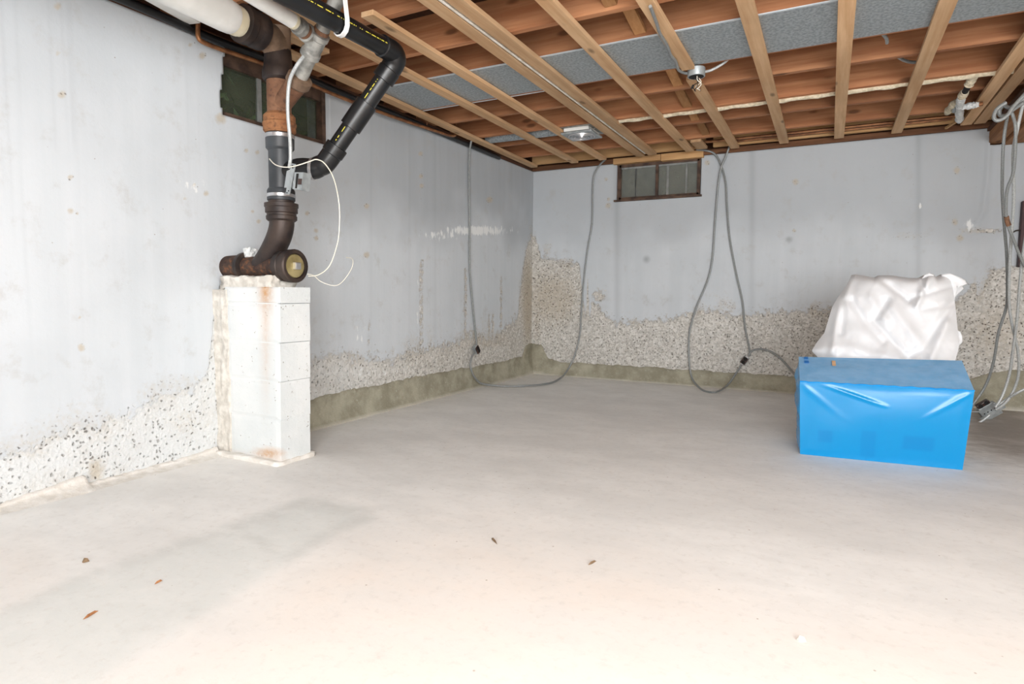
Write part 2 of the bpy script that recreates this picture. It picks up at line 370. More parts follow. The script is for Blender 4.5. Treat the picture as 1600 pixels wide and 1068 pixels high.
# left wall, plane x = 0
ys = np.concatenate([np.arange(-9, -5.3, 0.3), np.arange(-5.3, 0.001, 0.012)]); ys[-1] = 0.0; ys = np.append(ys, 0.03)
zs = np.linspace(0, H, 184)
Y, Z = np.meshgrid(ys, zs, indexing='ij'); P = np.stack([np.zeros_like(Y), Y, Z], -1); U, V, D = project(P)
bad = (D < 0.3); U = np.where(bad, -500, U); V = np.where(bad, 400, V)
bare_line = pl(U, [(-600, 760), (0, 712), (60, 698), (110, 668), (150, 672), (200, 645), (250, 622), (300, 612), (325, 585), (334, 500), (344, 440), (356, 450), (362, 560), (485, 566), (520, 552), (570, 562), (620, 562), (650, 548), (700, 540), (740, 522), (768, 536), (790, 512), (808, 500), (816, 430), (823, 385), (834, 365)])
bare = np.clip(0.5 + (V - bare_line) / 90, 0, 1)
bare = np.where((U > 655) & (U < 662) & (V > 405), np.maximum(bare, 0.46), bare)
for (a, wd, t0) in [(577, 5, 480), (657, 4, 400), (727, 5, 400), (764, 4, 470), (783, 4, 410), (770, 4, 470)]:
    bare = np.maximum(bare, 0.52 * np.exp(-((U - a) / wd) ** 2) * sstep(t0, t0 + 25, V))
tan = np.maximum.reduce([blob(U, V, 300, 455, 34, 75) * 0.55 * sstep(0.28, 0.5, np.abs(np.hypot((U - 300) / 34, (V - 455) / 75) - 0.3)), blob(U, V, 345, 560, 13, 170) * 0.55, blob(U, V, 290, 660, 60, 50) * 0.5,
    blob(U, V, 150, 735, 20, 30) * 0.9, blob(U, V, 825, 470, 13, 105) * 0.95, blob(U, V, 760, 530, 70, 28) * 0.6,
    spots(U, V, [(97, 148, 9), (90, 10, 8), (91, 83, 5), (110, 277, 6), (110, 329, 7), (127, 543, 8), (125, 495, 4), (121, 333, 4), (297, 70, 5), (316, 87, 8), (322, 302, 6), (303, 289, 4), (289, 310, 4), (345, 185, 12), (385, 235, 5), (402, 238, 5), (573, 322, 6), (573, 398, 7), (658, 275, 5), (659, 290, 5), (657, 240, 5), (765, 312, 7), (395, 330, 4), (494, 372, 5), (494, 360, 5), (480, 333, 5), (404, 346, 5)]) * 0.95])
tan = np.maximum(tan, 0.5 * sstep(-110, -5, V - bare_line) * sstep(60, 0, V - bare_line) * sstep(.42, .68, fbm(Y * 5, Z * 5, 44)))
lime = np.maximum.reduce([blob(U, V, 745, 360, 85, 14) * 0.75, blob(U, V, 690, 368, 55, 14) * 0.6, blob(U, V, 300, 290, 50, 22) * 0.55, blob(U, V, 560, 520, 30, 40) * 0.45, blob(U, V, 100, 600, 230, 60) * 0.25, blob(U, V, 655, 480, 10, 90) * 0.5, blob(U, V, 590, 580, 130, 18) * 0.5])
grime_shade = sstep(400, 300, V + (fbm(Y * 2, Z * 2, 5) - .5) * 120) * sstep(450, 620, U) * 0.85 + 0.35 * sstep(260, 60, V) * sstep(300, 100, U) + blob(U, V, 470, 255, 90, 60) * 0.35  # older dirt band; shade toward the upper left is painted in as well
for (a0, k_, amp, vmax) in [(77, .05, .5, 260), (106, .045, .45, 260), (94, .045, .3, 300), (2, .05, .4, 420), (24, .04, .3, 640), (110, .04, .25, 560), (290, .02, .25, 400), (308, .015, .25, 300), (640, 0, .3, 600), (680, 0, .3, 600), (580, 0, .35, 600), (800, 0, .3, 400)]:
    grime_shade = grime_shade + 0.4 * amp * np.exp(-((U - a0 - k_ * V) / 2.2) ** 2) * sstep(vmax, vmax - 60, V)
lime = np.maximum(lime, 0.22 * ((U > 79 + .05 * V) & (U < 105 + .045 * V) & (V < 230)))
wt = sstep(700, 330, U) * 0.9 + 0.15
# opening of the left window
uleft = pl(V, [(40, 356), (78, 352), (110, 350), (140, 347), (152, 345), (165, 347), (182, 352), (190, 358)])
inside = (U > uleft) & (Y < -3.03) & (Z > 1.845) & (U > 300) & (Y > -3.9)
dx = -0.006 * sstep(0.45, 0.6, bare) * fbm(Y * 30, Z * 30, 2) + 0.004 * (fbm(Y * 3, Z * 3, 9) - .5)
P[..., 0] += dx
wl = grid_mesh('wall_left', P, ~inside, dict(bare=bare, tan=tan, lime=lime, grime_shade=np.clip(grime_shade, 0, 1), whitewash=wt), M['wall'], 0.2)
tag(wl, 'left basement wall of pale painted concrete with peeling base', kind='structure')
# back wall, plane y = 0
xs = np.concatenate([[-0.03], np.arange(0, 4.5, 0.012), np.arange(4.5, 5.61, 0.1)])
X, Z = np.meshgrid(xs, zs, indexing='ij'); P = np.stack([X, np.zeros_like(X), Z], -1); U, V, D = project(P)
top = [(820, 365), (835, 370), (846, 402), (868, 406), (888, 414), (905, 410), (918, 430), (925, 470), (921, 500), (915, 508), (960, 505), (1000, 503), (1050, 499), (1080, 489), (1108, 486), (1150, 494), (1200, 489), (1290, 485), (1400, 484), (1486, 478), (1500, 470), (1528, 468), (1536, 455), (1522, 440), (1545, 426), (1570, 420), (1600, 414), (2200, 400)]
bl = pl(U, [p for p in top]); bare = np.clip(0.5 + (V - bl) / 60, 0, 1)
bare = np.maximum(bare, blob(U, V, 935, 462, 20, 22) * 0.56)
bare = np.maximum(bare, blob(U, V, 1545, 360, 60, 8) * 0.5)
tan = np.maximum.reduce([blob(U, V, 865, 465, 70, 75) * 0.75 * sstep(0.4, 0.6, bare), blob(U, V, 840, 480, 14, 110) * 0.6, blob(U, V, 960, 470, 60, 60) * 0.22, blob(U, V, 1420, 368, 60, 14) * 0.45, blob(U, V, 1520, 360, 40, 10) * 0.6, blob(U, V, 1560, 520, 90, 80) * 0.6, blob(U, V, 1340, 520, 80, 30) * 0.5,
    spots(U, V, [(1243, 284, 7), (1241, 360, 4), (1495, 266, 8), (1492, 347, 7), (1105, 254, 6), (950, 321, 6), (951, 311, 4), (1500, 372, 8), (947, 280, 4), (1438, 322, 4)]) * 0.9])
tan = np.maximum(tan, 0.6 * sstep(-60, -5, V - bl) * sstep(30, 0, V - bl) * sstep(.45, .7, fbm(X * 5, Z * 5, 46)))
lime = np.maximum.reduce([blob(U, V, 870, 355, 50, 12) * 0.35, blob(U, V, 1515, 352, 14, 18) * 0.7, blob(U, V, 1438, 322, 4, 8) * 0.9])
grime_shade = 0.55 * sstep(400, 320, V + (fbm(X * 2, Z * 2, 15) - .5) * 90) + 0.25 * sstep(1450, 1560, U) + blob(U, V, 1010, 405, 6, 6) + blob(U, V, 1233, 374, 6, 5)  # dirty upper band and spots; paint greyer toward the right end
for a in (964, 1175, 1435): grime_shade = grime_shade + 0.35 * np.exp(-((U - a) / 5) ** 2)
hole = (X > 0.945) & (X < 1.765) & (Z > 1.835) & (Z < 2.25)
low = (X > 3.975) & (Z > 2.075)
P[..., 1] += 0.006 * sstep(0.45, 0.6, bare) * fbm(X * 30, Z * 30, 3) - 0.004 * (fbm(X * 3, Z * 3, 19) - .5)
# raised vertical trowel ridge below the beam end
P[..., 1] -= 0.012 * np.exp(-((U - pl(V, [(220, 1546), (270, 1543), (330, 1536), (350, 1526)])) / 5) ** 2) * (V < 352) * (V > 215)
wb = grid_mesh('wall_back', P, ~(hole | low), dict(bare=bare, tan=tan, lime=lime, grime_shade=np.clip(grime_shade, 0, 1), whitewash=np.full_like(X, 0.2)), M['wall'], 0.2)
tag(wb, 'back basement wall of pale painted concrete with bare aggregate band', kind='structure')
m2 = wb.modifiers['s']
# unseen sides of the room, behind and beside the camera
tag(MB().box((5.6, -9, 0), (5.8, 0.2, 2.45)).build('wall_right', M['strap']), 'right basement wall, plain pale concrete', kind='structure')
tag(MB().box((-0.2, -9.2, 0), (5.8, -9, 2.45)).build('wall_front', M['strap']), 'basement wall opposite the window wall, plain pale concrete', kind='structure')
# floor
xs = np.concatenate([np.arange(-0.0, 4.6, 0.025), np.arange(4.6, 5.61, 0.2)]); ys = np.concatenate([np.arange(-9, -5.5, 0.25), np.arange(-5.5, 0.01, 0.025)])
X, Y = np.meshgrid(xs, ys, indexing='ij'); P = np.stack([X, Y, np.zeros_like(X)], -1); U, V, D = project(P)
ok = D > 0.5; U = np.where(ok, U, 800); V = np.where(ok, V, 1300)
def inpoly(u, v, poly):
    c = np.zeros(u.shape, bool); n = len(poly)
    for i in range(n):
        (x1, y1), (x2, y2) = poly[i], poly[i - 1]
        c ^= ((y1 > v) != (y2 > v)) & (u < (x2 - x1) * (v - y1) / (y2 - y1 + 1e-9) + x1)
    return c
def sdist(u, v, pts):
    d = np.full(u.shape, 1e9)
    for (x1, y1), (x2, y2) in zip(pts[:-1], pts[1:]):
        tt = np.clip(((u - x1) * (x2 - x1) + (v - y1) * (y2 - y1)) / ((x2 - x1) ** 2 + (y2 - y1) ** 2), 0, 1)
        d = np.minimum(d, np.hypot(u - x1 - tt * (x2 - x1), v - y1 - tt * (y2 - y1)))
    return d
nz = (fbm(X * 4, Y * 4, 31) - .5) * 30
pp = [(-300, 1080), (0, 958), (120, 905), (250, 862), (350, 828), (430, 800), (480, 784), (545, 790), (578, 806), (520, 832), (440, 884), (330, 952), (200, 1035), (60, 1130), (-300, 1300)]
sd = sdist(U, V, pp + [pp[0]]); patch = np.clip(0.5 + np.where(inpoly(U, V, pp), 1, -1) * (sd + nz * 0.3) / 22, 0, 1)
seam = np.maximum.reduce([np.exp(-(sdist(U, V, [(360, 832), (400, 842), (435, 866)]) / 7) ** 2), np.exp(-(sdist(U, V, [(250, 862), (350, 828), (470, 786), (520, 790), (575, 806), (500, 838), (450, 872)]) / 9) ** 2), 0.6 * np.exp(-(sdist(U, V, [(0, 958), (120, 905), (250, 862)]) / 10) ** 2), 0.5 * np.exp(-(sdist(U, V, [(200, 985), (260, 965), (300, 955)]) / 14) ** 2)])
warm = sstep(-50, 90, V - pl(U, [(-200, 1200), (140, 1068), (330, 960), (480, 870), (570, 815), (800, 810), (1000, 850), (1200, 930), (1600, 980)]) + nz) * 0.9 + 0.35 * sstep(780, 700, V) * sstep(560, 300, U) + 0.5 * blob(U, V, 30, 890, 70, 60)
darkish = 0.55 * blob(U, V, 1590, 690, 130, 70) + 0.18 * blob(U, V, 1380, 700, 260, 120) + 0.45 * blob(U, V, 1560, 650, 120, 60) + 0.25 * np.exp(-(sdist(U, V, [(490, 668), (830, 586), (1240, 612)]) / 12) ** 2) + 0.25 * blob(U, V, 25, 890, 45, 50) + 0.3 * blob(U, V, 1600, 920, 120, 30)  # darker floor at right rear, around the box and along the wall foot
P[..., 2] = 0.004 * (fbm(X * 2.5, Y * 2.5, 41) - .5)
fl = grid_mesh('floor', P, None, dict(patch=patch, seam=seam, warm=np.clip(warm, 0, 1), darkish=np.clip(darkish, 0, 1)), M['floor'])
tag(fl, 'pale dusty concrete basement floor with a patched trench', kind='structure')
tag(MB().box((-0.2, -9.2, -0.25), (5.8, 0.2, -0.02)).build('floor', M['mortar']), kind='structure', label='concrete slab below the floor surface')

# parging cove at the foot of the walls
def cove(name, axis, a, b, toppts, label, depth=0.05, mat='cove', step=0.012, lowfrac=0.12):
    n = int((b - a) / step); rows = 9; s = np.linspace(a, b, n); P = np.zeros((n, rows, 3)); low = np.zeros((n, rows))
    keys = []
    for (u, v) in toppts:
        h = on(u, v, 0 if axis == 1 else 1, 0.0); keys.append((h[axis], max(h.z, 0.015)))
    keys.sort(); ht = np.interp(s, [k[0] for k in keys], [k[1] for k in keys])
    ht = ht + (fbm(s * 9, s * 0 + 3, 7) - .5) * 0.03 * np.clip(ht * 6, 0.2, 1) + (fbm(s * 40, s * 0 + 8, 9) - .5) * 0.012
    ht = np.maximum(ht, 0.01)
    for j in range(rows):
        t = j / (rows - 1); out = depth * (0.22 + 0.78 * (1 - t) ** 3)
        if j == rows - 1: out = -0.004
        elif j == rows - 2: t = 0.985
        off = out + (fbm(s * 14, s * 0 + j * .7, 3) - .5) * 0.012
        if j == 0: off = off + 0.012 * fbm(s * 6, s * 0, 5)
        if axis == 1: P[:, j, 0] = np.maximum(off, 0.002) if j < rows - 1 else -0.01; P[:, j, 1] = s
        else: P[:, j, 1] = -np.maximum(off, 0.002) if j < rows - 1 else 0.01; P[:, j, 0] = s
        P[:, j, 2] = ht * t if j else -0.004
        low[:, j] = np.clip(1 - t / lowfrac, 0, 1)
    o = grid_mesh(name, P, None, dict(low=low), M[mat])
    return tag(o, label, kind='structure')
cove('baseboard_left', 1, -3.68, -0.0, [(487, 622), (520, 614), (560, 606), (600, 599), (640, 590), (700, 579), (735, 573), (760, 568), (790, 563), (815, 556), (822, 540), (832, 535)], 'olive moist parging strip at the foot of the left wall', 0.045)
cove('baseboard_back', 0, 0.0, 5.5, [(833, 537), (846, 538), (856, 560), (880, 565), (920, 568), (1000, 572), (1080, 578), (1160, 582), (1245, 588), (1400, 592), (1515, 590), (1550, 580), (1600, 578)], 'olive moist parging strip at the foot of the back wall', 0.045)
cove('baseboard_side', 1, -6.0, -3.92, [(0, 786), (60, 766), (130, 742), (136, 755), (200, 738), (280, 716), (350, 694)], 'lime crusted low ridge at the foot of the left wall', 0.10, 'crust')

# ------------------------------------------------------------------ ceiling
ZJ = 2.245
ce = tag(MB().box((-0.2, -9.2, ZJ + 0.19), (5.8, 0.2, ZJ + 0.21)).build('ceiling', M['subfloor']), 'underside of the subfloor above open wooden joists', kind='structure')
JY = [-8.5, -8.05, -7.6, -7.15, -6.7, -6.25, -5.8, -5.35, -4.9, -4.45, -4.02, -3.585, -3.14, -2.77, -2.265, -1.86, -1.36, -0.985, -0.49]
jm = None
for y in JY:
    if jm is None:
        o = MB().box((-0.16, -0.02, 0), (5.6, 0.02, 0.189)).build('joist', M['joist'], ce); jm = o.data
    else:
        o = bpy.data.objects.new('joist', jm); COL.objects.link(o); o.parent = ce
    o.location = (0, y, ZJ)
MB().box((0.05, -0.135, ZJ), (1.83, -0.095, ZJ + 0.189)).build('rim_joist', M['fresh'], ce)
MB().box((1.9, -0.12, ZJ), (5.6, -0.08, ZJ + 0.189)).build('rim_joist', M['fresh'], ce)
MB().box((-0.2, -9.2, ZJ - 0.045), (-0.16, 0.2, ZJ + 0.19)).build('rim_joist', M['sill_y'], ce)
MB().box((-0.2, 0.16, ZJ - 0.045), (5.8, 0.2, ZJ + 0.19)).build('rim_joist', M['sill'], ce)
# furring strips (two at slightly different ends), each its own piece
BT = [(0.17, 0.075, -3.85, -0.13), (0.59, 0.545, -4.1, -0.15), (0.905, 0.85, -3.70, -0.16), (1.285, 1.23, -7.5, -0.15), (1.395, 1.35, -7.5, -0.165), (1.765, 1.70, -7.5, -0.15), (2.545 + .035, 2.50, -7.5, -0.10),
      (2.985, 2.925, -7.5, -0.09), (3.38, 3.34, -7.5, -0.07), (3.79, 3.795, -7.5, -0.12), (3.895, 3.88, -7.5, -0.12)]
def strip(xa, xb, ya, yb, wd=0.074, mat='batten'):
    # xa is the x at y = -3, xb the x at the back end
    k = (xa - xb) / (-3.0 - yb); x0 = xb + k * (ya - yb) * (1 if ya > -4.2 else 0.55); x1 = xb
    return MB().bar((x0, ya, ZJ - 0.018), (x1, yb, ZJ - 0.018), wd, 0.025).build('furring_strip', M[mat], ce, bevel=0.002)
for b in BT: strip(*b, wd=0.08 if b[0] in (1.285, 1.395) else 0.074)
strip(2.15, 2.135, -7.5, -2.28); strip(2.135, 2.09, -2.10, -0.10)
o = strip(1.33, 1.30, -7.5, -0.25, wd=0.012, mat='strap')
MB().box((1.775, -0.50, ZJ - 0.030), (1.865, -0.20, ZJ - 0.005)).build('furring_strip', M['batten'], ce, bevel=0.002)
MB().bar(on(430, 47, 2, ZJ - .018), on(508, 82, 2, ZJ - .018), 0.07, 0.025).build('furring_strip', M['batten'], ce, bevel=0.002)
# cross bridging: low on the far joist, high on the near one
for (x, ya, yb) in [(1.95, -3.585, -3.14), (1.985, -3.14, -2.77), (1.975, -2.265, -1.86), (1.93, -1.86, -1.36), (1.91, -1.36, -0.985), (1.90, -0.985, -0.49)]:
    MB().bar((x - 0.03, ya + 0.021, ZJ + 0.165), (x + 0.01, yb - 0.021, ZJ + 0.025), 0.062, 0.02).build('bridging', M['bridge'], ce)
for x in (0.5, 3.3):
    MB().box((x, -0.98 + .021, ZJ + 0.03), (x + 0.05, -0.94, ZJ + 0.17)).build('bridging', M['bridge'], ce)
# sill plates and header over the back window
tag(MB().box((0.0, -0.03, H), (0.915, 0.16, ZJ)).build('trim_1', M['sill']), 'dark sill plate on the back wall left of the window', kind='structure')
tag(MB().box((1.80, -0.03, H), (3.975, 0.16, ZJ)).build('trim_2', M['sill']), 'dark sill plate on the back wall right of the window', kind='structure')
tag(MB().box((-0.16, -9, H), (0.005, 0.0, ZJ)).build('trim_3', M['sill_y']), 'dark sill plate along the top of the left wall', kind='structure')
tag(MB().box((0.915, -0.045, 2.188), (1.395, 0.12, ZJ)).build('trim_4', M['fresh'], bevel=0.003), 'fresh wooden header board over the back window', kind='structure')
tag(MB().box((1.40, -0.05, 2.178), (1.80, 0.12, ZJ)).build('trim_5', M['fresh'], bevel=0.003), 'orange wooden header board over the back window', kind='structure')
# beams running out of the back wall at the right
MB().box((3.965, -3.2, 2.085), (4.05, 0.15, 2.175)).build('beam', M['beam'], ce, bevel=0.004)
MB().box((4.055, -3.2, 2.06), (4.13, 0.15, 2.15)).build('beam', M['beam'], ce, bevel=0.004)
MB().box((4.135, -3.2, 2.07), (5.6, 0.15, 2.11)).build('beam', M['beam'], ce, bevel=0.004)
MB().box((3.95, -3.2, 2.176), (5.6, 0.15, 2.2)).build('beam', M['sill_y'], ce)

# ------------------------------------------------------------------ windows
w2 = tag(bpy.data.objects.new('window_2', None), 'small steel framed basement window with two grey panes in the back wall', kind='structure'); COL.objects.link(w2)
def fr(mb, name, mat, par): return mb.build(name, M[mat], par)
x0, x1, z0, z1 = 0.965, 1.755, 1.85, 2.165; yy = 0.035
f = MB()
for a, b in (((x0 - .02, yy - .02, z0 - .015), (x0 + .018, yy + .03, z1 + .02)), ((x1 - .018, yy - .02, z0 - .015), (x1 + .012, yy + .03, z1 + .02)), ((x0, yy - .02, z0 - .016), (x1, yy + .03, z0 + .012)), ((x0, yy - .02, z1 - .005), (x1, yy + .03, z1 + .025))): f.box(a, b)
fr(f, 'frame', 'frame', w2)
fr(MB().box((0.925, -0.03, 1.818), (1.79, 0.05, 1.836)), 'sill', 'frame', w2)
xm = on(1027, 280, 1, yy).x
fr(MB().box((xm - .012, yy - .022, z0), (xm + .012, yy + .02, z1)), 'mullion', 'frame', w2)
fr(MB().box((x0, yy - .005, z1 - .022), (x1, yy + .008, z1 - .005)), 'sash_rail', 'greyframe', w2)
fr(MB().box((x0 + .018, yy, z0 + .01), (xm - .012, yy + .004, z1)), 'pane', 'glass_grey', w2)
fr(MB().box((xm + .012, yy + .008, z0 + .01), (x1 - .018, yy + .012, z1)), 'pane', 'glass_grey', w2)
for u, wd in ((994, .012), (1044, .016), (1073, .012)):
    xx = on(u, 280, 1, yy).x; fr(MB().box((xx - wd, yy + .0, z0 + .01), (xx + wd * .4, yy + .02, z1)), 'sash_bar', 'greyframe', w2)
fr(MB().box((0.5, 0.75, 1.5), (2.2, 0.8, 2.33)).box((0.5, 0.2, 1.45), (2.2, 0.8, 1.5)).box((0.45, 0.2, 1.45), (0.5, 0.8, 2.33)).box((2.2, 0.2, 1.45), (2.25, 0.8, 2.33)), 'window_well', 'earth', w2)
w1 = tag(bpy.data.objects.new('window_1', None), 'dusty basement window with green outside, behind the soil pipe in the left wall', kind='structure'); COL.objects.link(w1)
y0, y1, z0, z1 = -3.93, -3.045, 1.86, 2.18; xx = -0.06
f = MB()
for a, b in (((xx - .03, y1 - .012, z0 - .03), (xx + .03, y1 + .02, z1 + .03)), ((xx - .03, y0, z0 - .03), (xx + .025, y1, z0 + .01)), ((xx - .03, y0, z1 - .06), (xx + .02, y1, z1 + .03)), ((xx - .03, y0 - .02, z0 - .03), (xx + .03, y0 + .02, z1 + .03))): f.box(a, b)
fr(f, 'frame', 'frame', w1)
ym = on(404, 170, 0, xx).y
fr(MB().box((xx - .01, ym - .014, z0), (xx + .012, ym + .014, z1 - .05)), 'mullion', 'greyframe', w1)
fr(MB().box((xx, y0 + .02, z0 + .01), (xx + .004, ym - .01, z1 - .05)), 'pane', 'glass_green', w1)
fr(MB().box((xx - .006, ym + .01, z0 + .01), (xx - .002, y1 - .03, z1 - .05)), 'pane', 'glass_green', w1)
fr(MB().box((-0.85, -4.5, 1.4), (-0.8, -2.3, 3.4)).box((-0.8, -4.5, 1.4), (-0.2, -2.3, 1.45)).box((-0.8, -4.55, 1.4), (-0.2, -4.5, 3.0)).box((-0.8, -2.3, 1.4), (-0.2, -2.25, 3.0)), 'window_well', 'soil', w1)
lf = MB()
for k in range(420):
    c = Vector((random.uniform(-.78, -.45), random.uniform(-4.3, -2.4), random.uniform(1.5, 2.25))); d = Vector((random.uniform(-1, 1), random.uniform(-1, 1), random.uniform(-.2, 1))).normalized() * random.uniform(.04, .08)
    s_ = d.cross(Vector((random.random(), random.random(), random.random()))).normalized() * .02
    lf.add([c - d, c + s_, c + d, c - s_], [(0, 1, 2, 3)])
o = lf.build('foliage', M['leaf'], w1); o['kind'] = 'stuff'

# ------------------------------------------------------------------ block pier
pier = thing('block_pier', (0.3, -3.8, 0), 'white painted concrete block pier against left wall, rust streaked under the pipe', 'pier')
zc = [0.0, 0.232, 0.431, 0.63, 0.83, 0.915]
for i in range(5):
    a, b = zc[i] + (0.002 if i else 0), zc[i + 1] - 0.002
    nx, ny, nz_ = 20, 10, 10
    bm = bmesh.new(); bmesh.ops.create_cube(bm, size=1); bmesh.ops.subdivide_edges(bm, edges=bm.edges[:], cuts=11, use_grid_fill=True)
    me = bpy.data.meshes.new('block'); bm.to_mesh(me); bm.free()
    co = np.zeros(len(me.vertices) * 3); me.vertices.foreach_get('co', co); co = co.reshape(-1, 3) + 0.5
    xa, xb = 0.105 - 0.005 * i, 0.487 + 0.005 * i
    W = np.stack([xa + co[:, 0] * (xb - xa), -3.9 + co[:, 1] * 0.2, a + co[:, 2] * (b - a)], 1)
    W[:, :2] += (fbm(W[:, :1] * 25 + W[:, 2:] * 17, W[:, 1:2] * 25 + W[:, 2:] * 11, 12 + i) - .5) * 0.002
    edge = np.minimum.reduce([np.minimum(co[:, 0], 1 - co[:, 0]) + np.minimum(co[:, 1], 1 - co[:, 1]), np.minimum(co[:, 2], 1 - co[:, 2]) + np.minimum(co[:, 1], 1 - co[:, 1])])
    W[:, 1] += np.where((edge < 0.001) & (co[:, 1] < .5), 0.004, 0)
    u, v, _ = project(W)
    rust = np.maximum.reduce([np.exp(-((u - 415) / 9) ** 2) * sstep(520, 440, v) * 1.0, np.exp(-((u - 415) / 7) ** 2) * sstep(700, 440, v) * 0.45, blob(u, v, 420, 708, 26, 9) * 0.8, blob(u, v, 478, 470, 4, 18) * 0.6, 0.3 * sstep(0.05, 0.0, W[:, 2])])
    rust = rust * (W[:, 1] < -3.85)
    at = me.attributes.new('rust', 'FLOAT', 'POINT'); at.data.foreach_set('value', rust.astype(np.float32))
    me.vertices.foreach_set('co', W.reshape(-1)); me.update(); me.materials.append(M['block'])
    o = bpy.data.objects.new('block', me); COL.objects.link(o); adopt(o, pier)
part(MB().box((0.11, -3.896, 0), (0.486, -3.704, 0.91)), 'mortar_joints', M['block'], pier)
# rough mortar between pier and wall, and the bed on top
def lump(name, a, b, mat, amp, parent, cuts=14, seed=1):
    bm = bmesh.new(); bmesh.ops.create_cube(bm, size=1); bmesh.ops.subdivide_edges(bm, edges=bm.edges[:], cuts=cuts, use_grid_fill=True)
    for v in bm.verts:
        p = Vector([a[i] + (v.co[i] + .5) * (b[i] - a[i]) for i in range(3)])
        n = Vector([float(fbm(np.array([p.y * 30 + k * 7 + p.x * 19]), np.array([p.z * 30 + p.x * 23]), seed + k)[0]) - .5 for k in range(3)]) * amp
        v.co = p + n
    me = bpy.data.meshes.new(name); bm.to_mesh(me); bm.free(); me.polygons.foreach_set('use_smooth', [True] * len(me.polygons)); me.materials.append(M[mat])
    o = bpy.data.objects.new(name, me); COL.objects.link(o); return adopt(o, parent) if parent else o
lump('mortar_fillet', (-0.01, -3.905, 0.0), (0.108, -3.70, 0.90), 'mortar', 0.03, pier)
lump('mortar_bed', (0.04, -3.885, 0.905), (0.43, -3.72, 0.972), 'mortar', 0.03, pier, seed=8)
lump('mortar_foot', (0.02, -3.935, -0.03), (0.50, -3.68, 0.022), 'crust', 0.02, pier, seed=18)

# ------------------------------------------------------------------ soil stack
SX, SY = 0.42, -3.8
def zv(v, u=438): return on(u, v, 1, SY).z
st = thing('soil_pipe_stack', (SX, SY, 0.96), 'rusty cast iron soil stack with brass cleanout plug, standing on the block pier', 'pipe')
UPZ = (0, 0, 1)
zt = zv(78)
part(MB().tube([(SX, SY, zt - .03), (SX, SY, zt + .05), (SX, SY - .01, 2.12), (SX + .005, SY - .06, 2.15), (SX + .01, SY - .13, 2.153)], [.062, .062, .068, .068, .066], 24), 'upper_bend', M['iron_pale'], st)
part(MB().tube([(SX + .0, SY, 2.0), (SX, SY + .005, 2.212)], [.06, .06], 24), 'tee_barrel', M['iron_pale'], st)
part(MB().lathe((SX + .008, SY - .10, 2.153), (0.03, -1, 0), [(0, .066), (.01, .086), (.05, .087), (.055, .084), (.085, .084), (.09, .088), (.125, .088), (.13, .075)]), 'branch_hub', M['iron'], st)
part(MB().lathe((SX, SY, zv(127)), UPZ, [(0, .066), (.01, .078), (.05, .078), (.06, .072), (.10, .068), (zv(78) - zv(127), .064)]), 'hub', M['iron'], st)
part(MB().lathe((SX, SY, zv(185)), UPZ, [(0, .059), (zv(122) - zv(185), .059)]), 'wye_body', M['rust'], st)
G0 = Vector((SX + .015, SY, zv(165)))
gd = (onp(500, 57, (SX, SY, 0), (0.25, 1, 0)) - onp(470, 118, (SX, SY, 0), (0.25, 1, 0))).normalized()
GB = onp(470, 120, (SX, SY, 0), (0.25, 1, 0))
part(MB().tube([G0, GB - gd * .03], [.045, .05], 20), 'wye_branch', M['rust'], st)
part(MB().lathe(GB - gd * .05, gd, [(0, .052), (.01, .06), (.045, .06), (.055, .045)]), 'wye_hub', M['iron_pale'], st)
part(MB().lathe((SX, SY, zv(209)), UPZ, [(0, .070), (.012, .080), (.035, .080), (.04, .083), (.05, .083), (.055, .078), (.085, .078), (.10, .064)]), 'lower_hub', M['rust_orange'], st)
part(MB().lathe((SX, SY, zv(236)), UPZ, [(0, .060), (.012, .070), (zv(210) - zv(236), .071)]), 'rubber_coupling', M['rubber'], st)
part(MB().lathe((SX, SY, zv(217)), UPZ, [(0, .071), (.002, .0735), (.018, .0735), (.02, .071)]), 'hose_clamp', M['steel'], st)
part(MB().lathe((SX, SY, zv(296)), UPZ, [(0, .0585), (zv(230) - zv(296), .0585)]), 'plastic_wye', M['rubber'], st)
part(MB().lathe((SX, SY, zv(314)), UPZ, [(0, .067), (.002, .069), (.05, .069), (.062, .062)]), 'rubber_coupling', M['rubber'], st)
cl = part(MB().lathe((SX, SY, zv(309)), UPZ, [(0, .069), (.002, .0715), (.016, .0715), (.018, .069)]), 'hose_clamp', M['steel'], st)
z8 = zv(346)
part(MB().lathe((SX, SY, z8), UPZ, [(0, .066), (.008, .076), (.025, .077), (.028, .073), (.04, .073), (.043, .08), (.068, .08), (.072, .084), (.09, .084), (.094, .064), (.115, .064)]), 'iron_hub', M['iron'], st)
ZC = 1.022
part(MB().tube([(SX, SY, z8 + .02), (SX - .003, SY, z8 - .03), (SX - .03, SY, z8 - .09), (SX - .085, SY, ZC + .07), (SX - .14, SY, ZC + .02), (SX - .18, SY, ZC - .005)], [.062, .062, .062, .06, .057, .052], 24), 'sweep_bend', M['iron'], st)
part(MB().lathe((-0.02, SY, ZC), (1, 0, 0), [(0, .062), (.13, .066), (.15, .072), (.17, .072), (.175, .054), (.44, .054)]), 'drain_body', M['iron_rusty'], st)
part(MB().lathe((0.115, SY, ZC), (1, 0, 0), [(0, .070), (.012, .078), (.035, .078), (.04, .06)]), 'drain_collar', M['iron'], st)
cap = part(MB().lathe((0.405, SY, ZC), (1, 0, 0), [(0, .06), (.01, .078), (.045, .081), (.05, .077), (.06, .077), (.065, .085), (.105, .086), (.112, .080), (.112, .066), (.100, .062)]), 'cleanout_hub', M['iron'], st)
plug = part(MB().lathe((0.48, SY, ZC), (1, 0, 0), [(0, .062), (.026, .062), (.032, .058), (.034, .05)]), 'cleanout_plug', M['brass'], st)
sq = MB(); r = .02
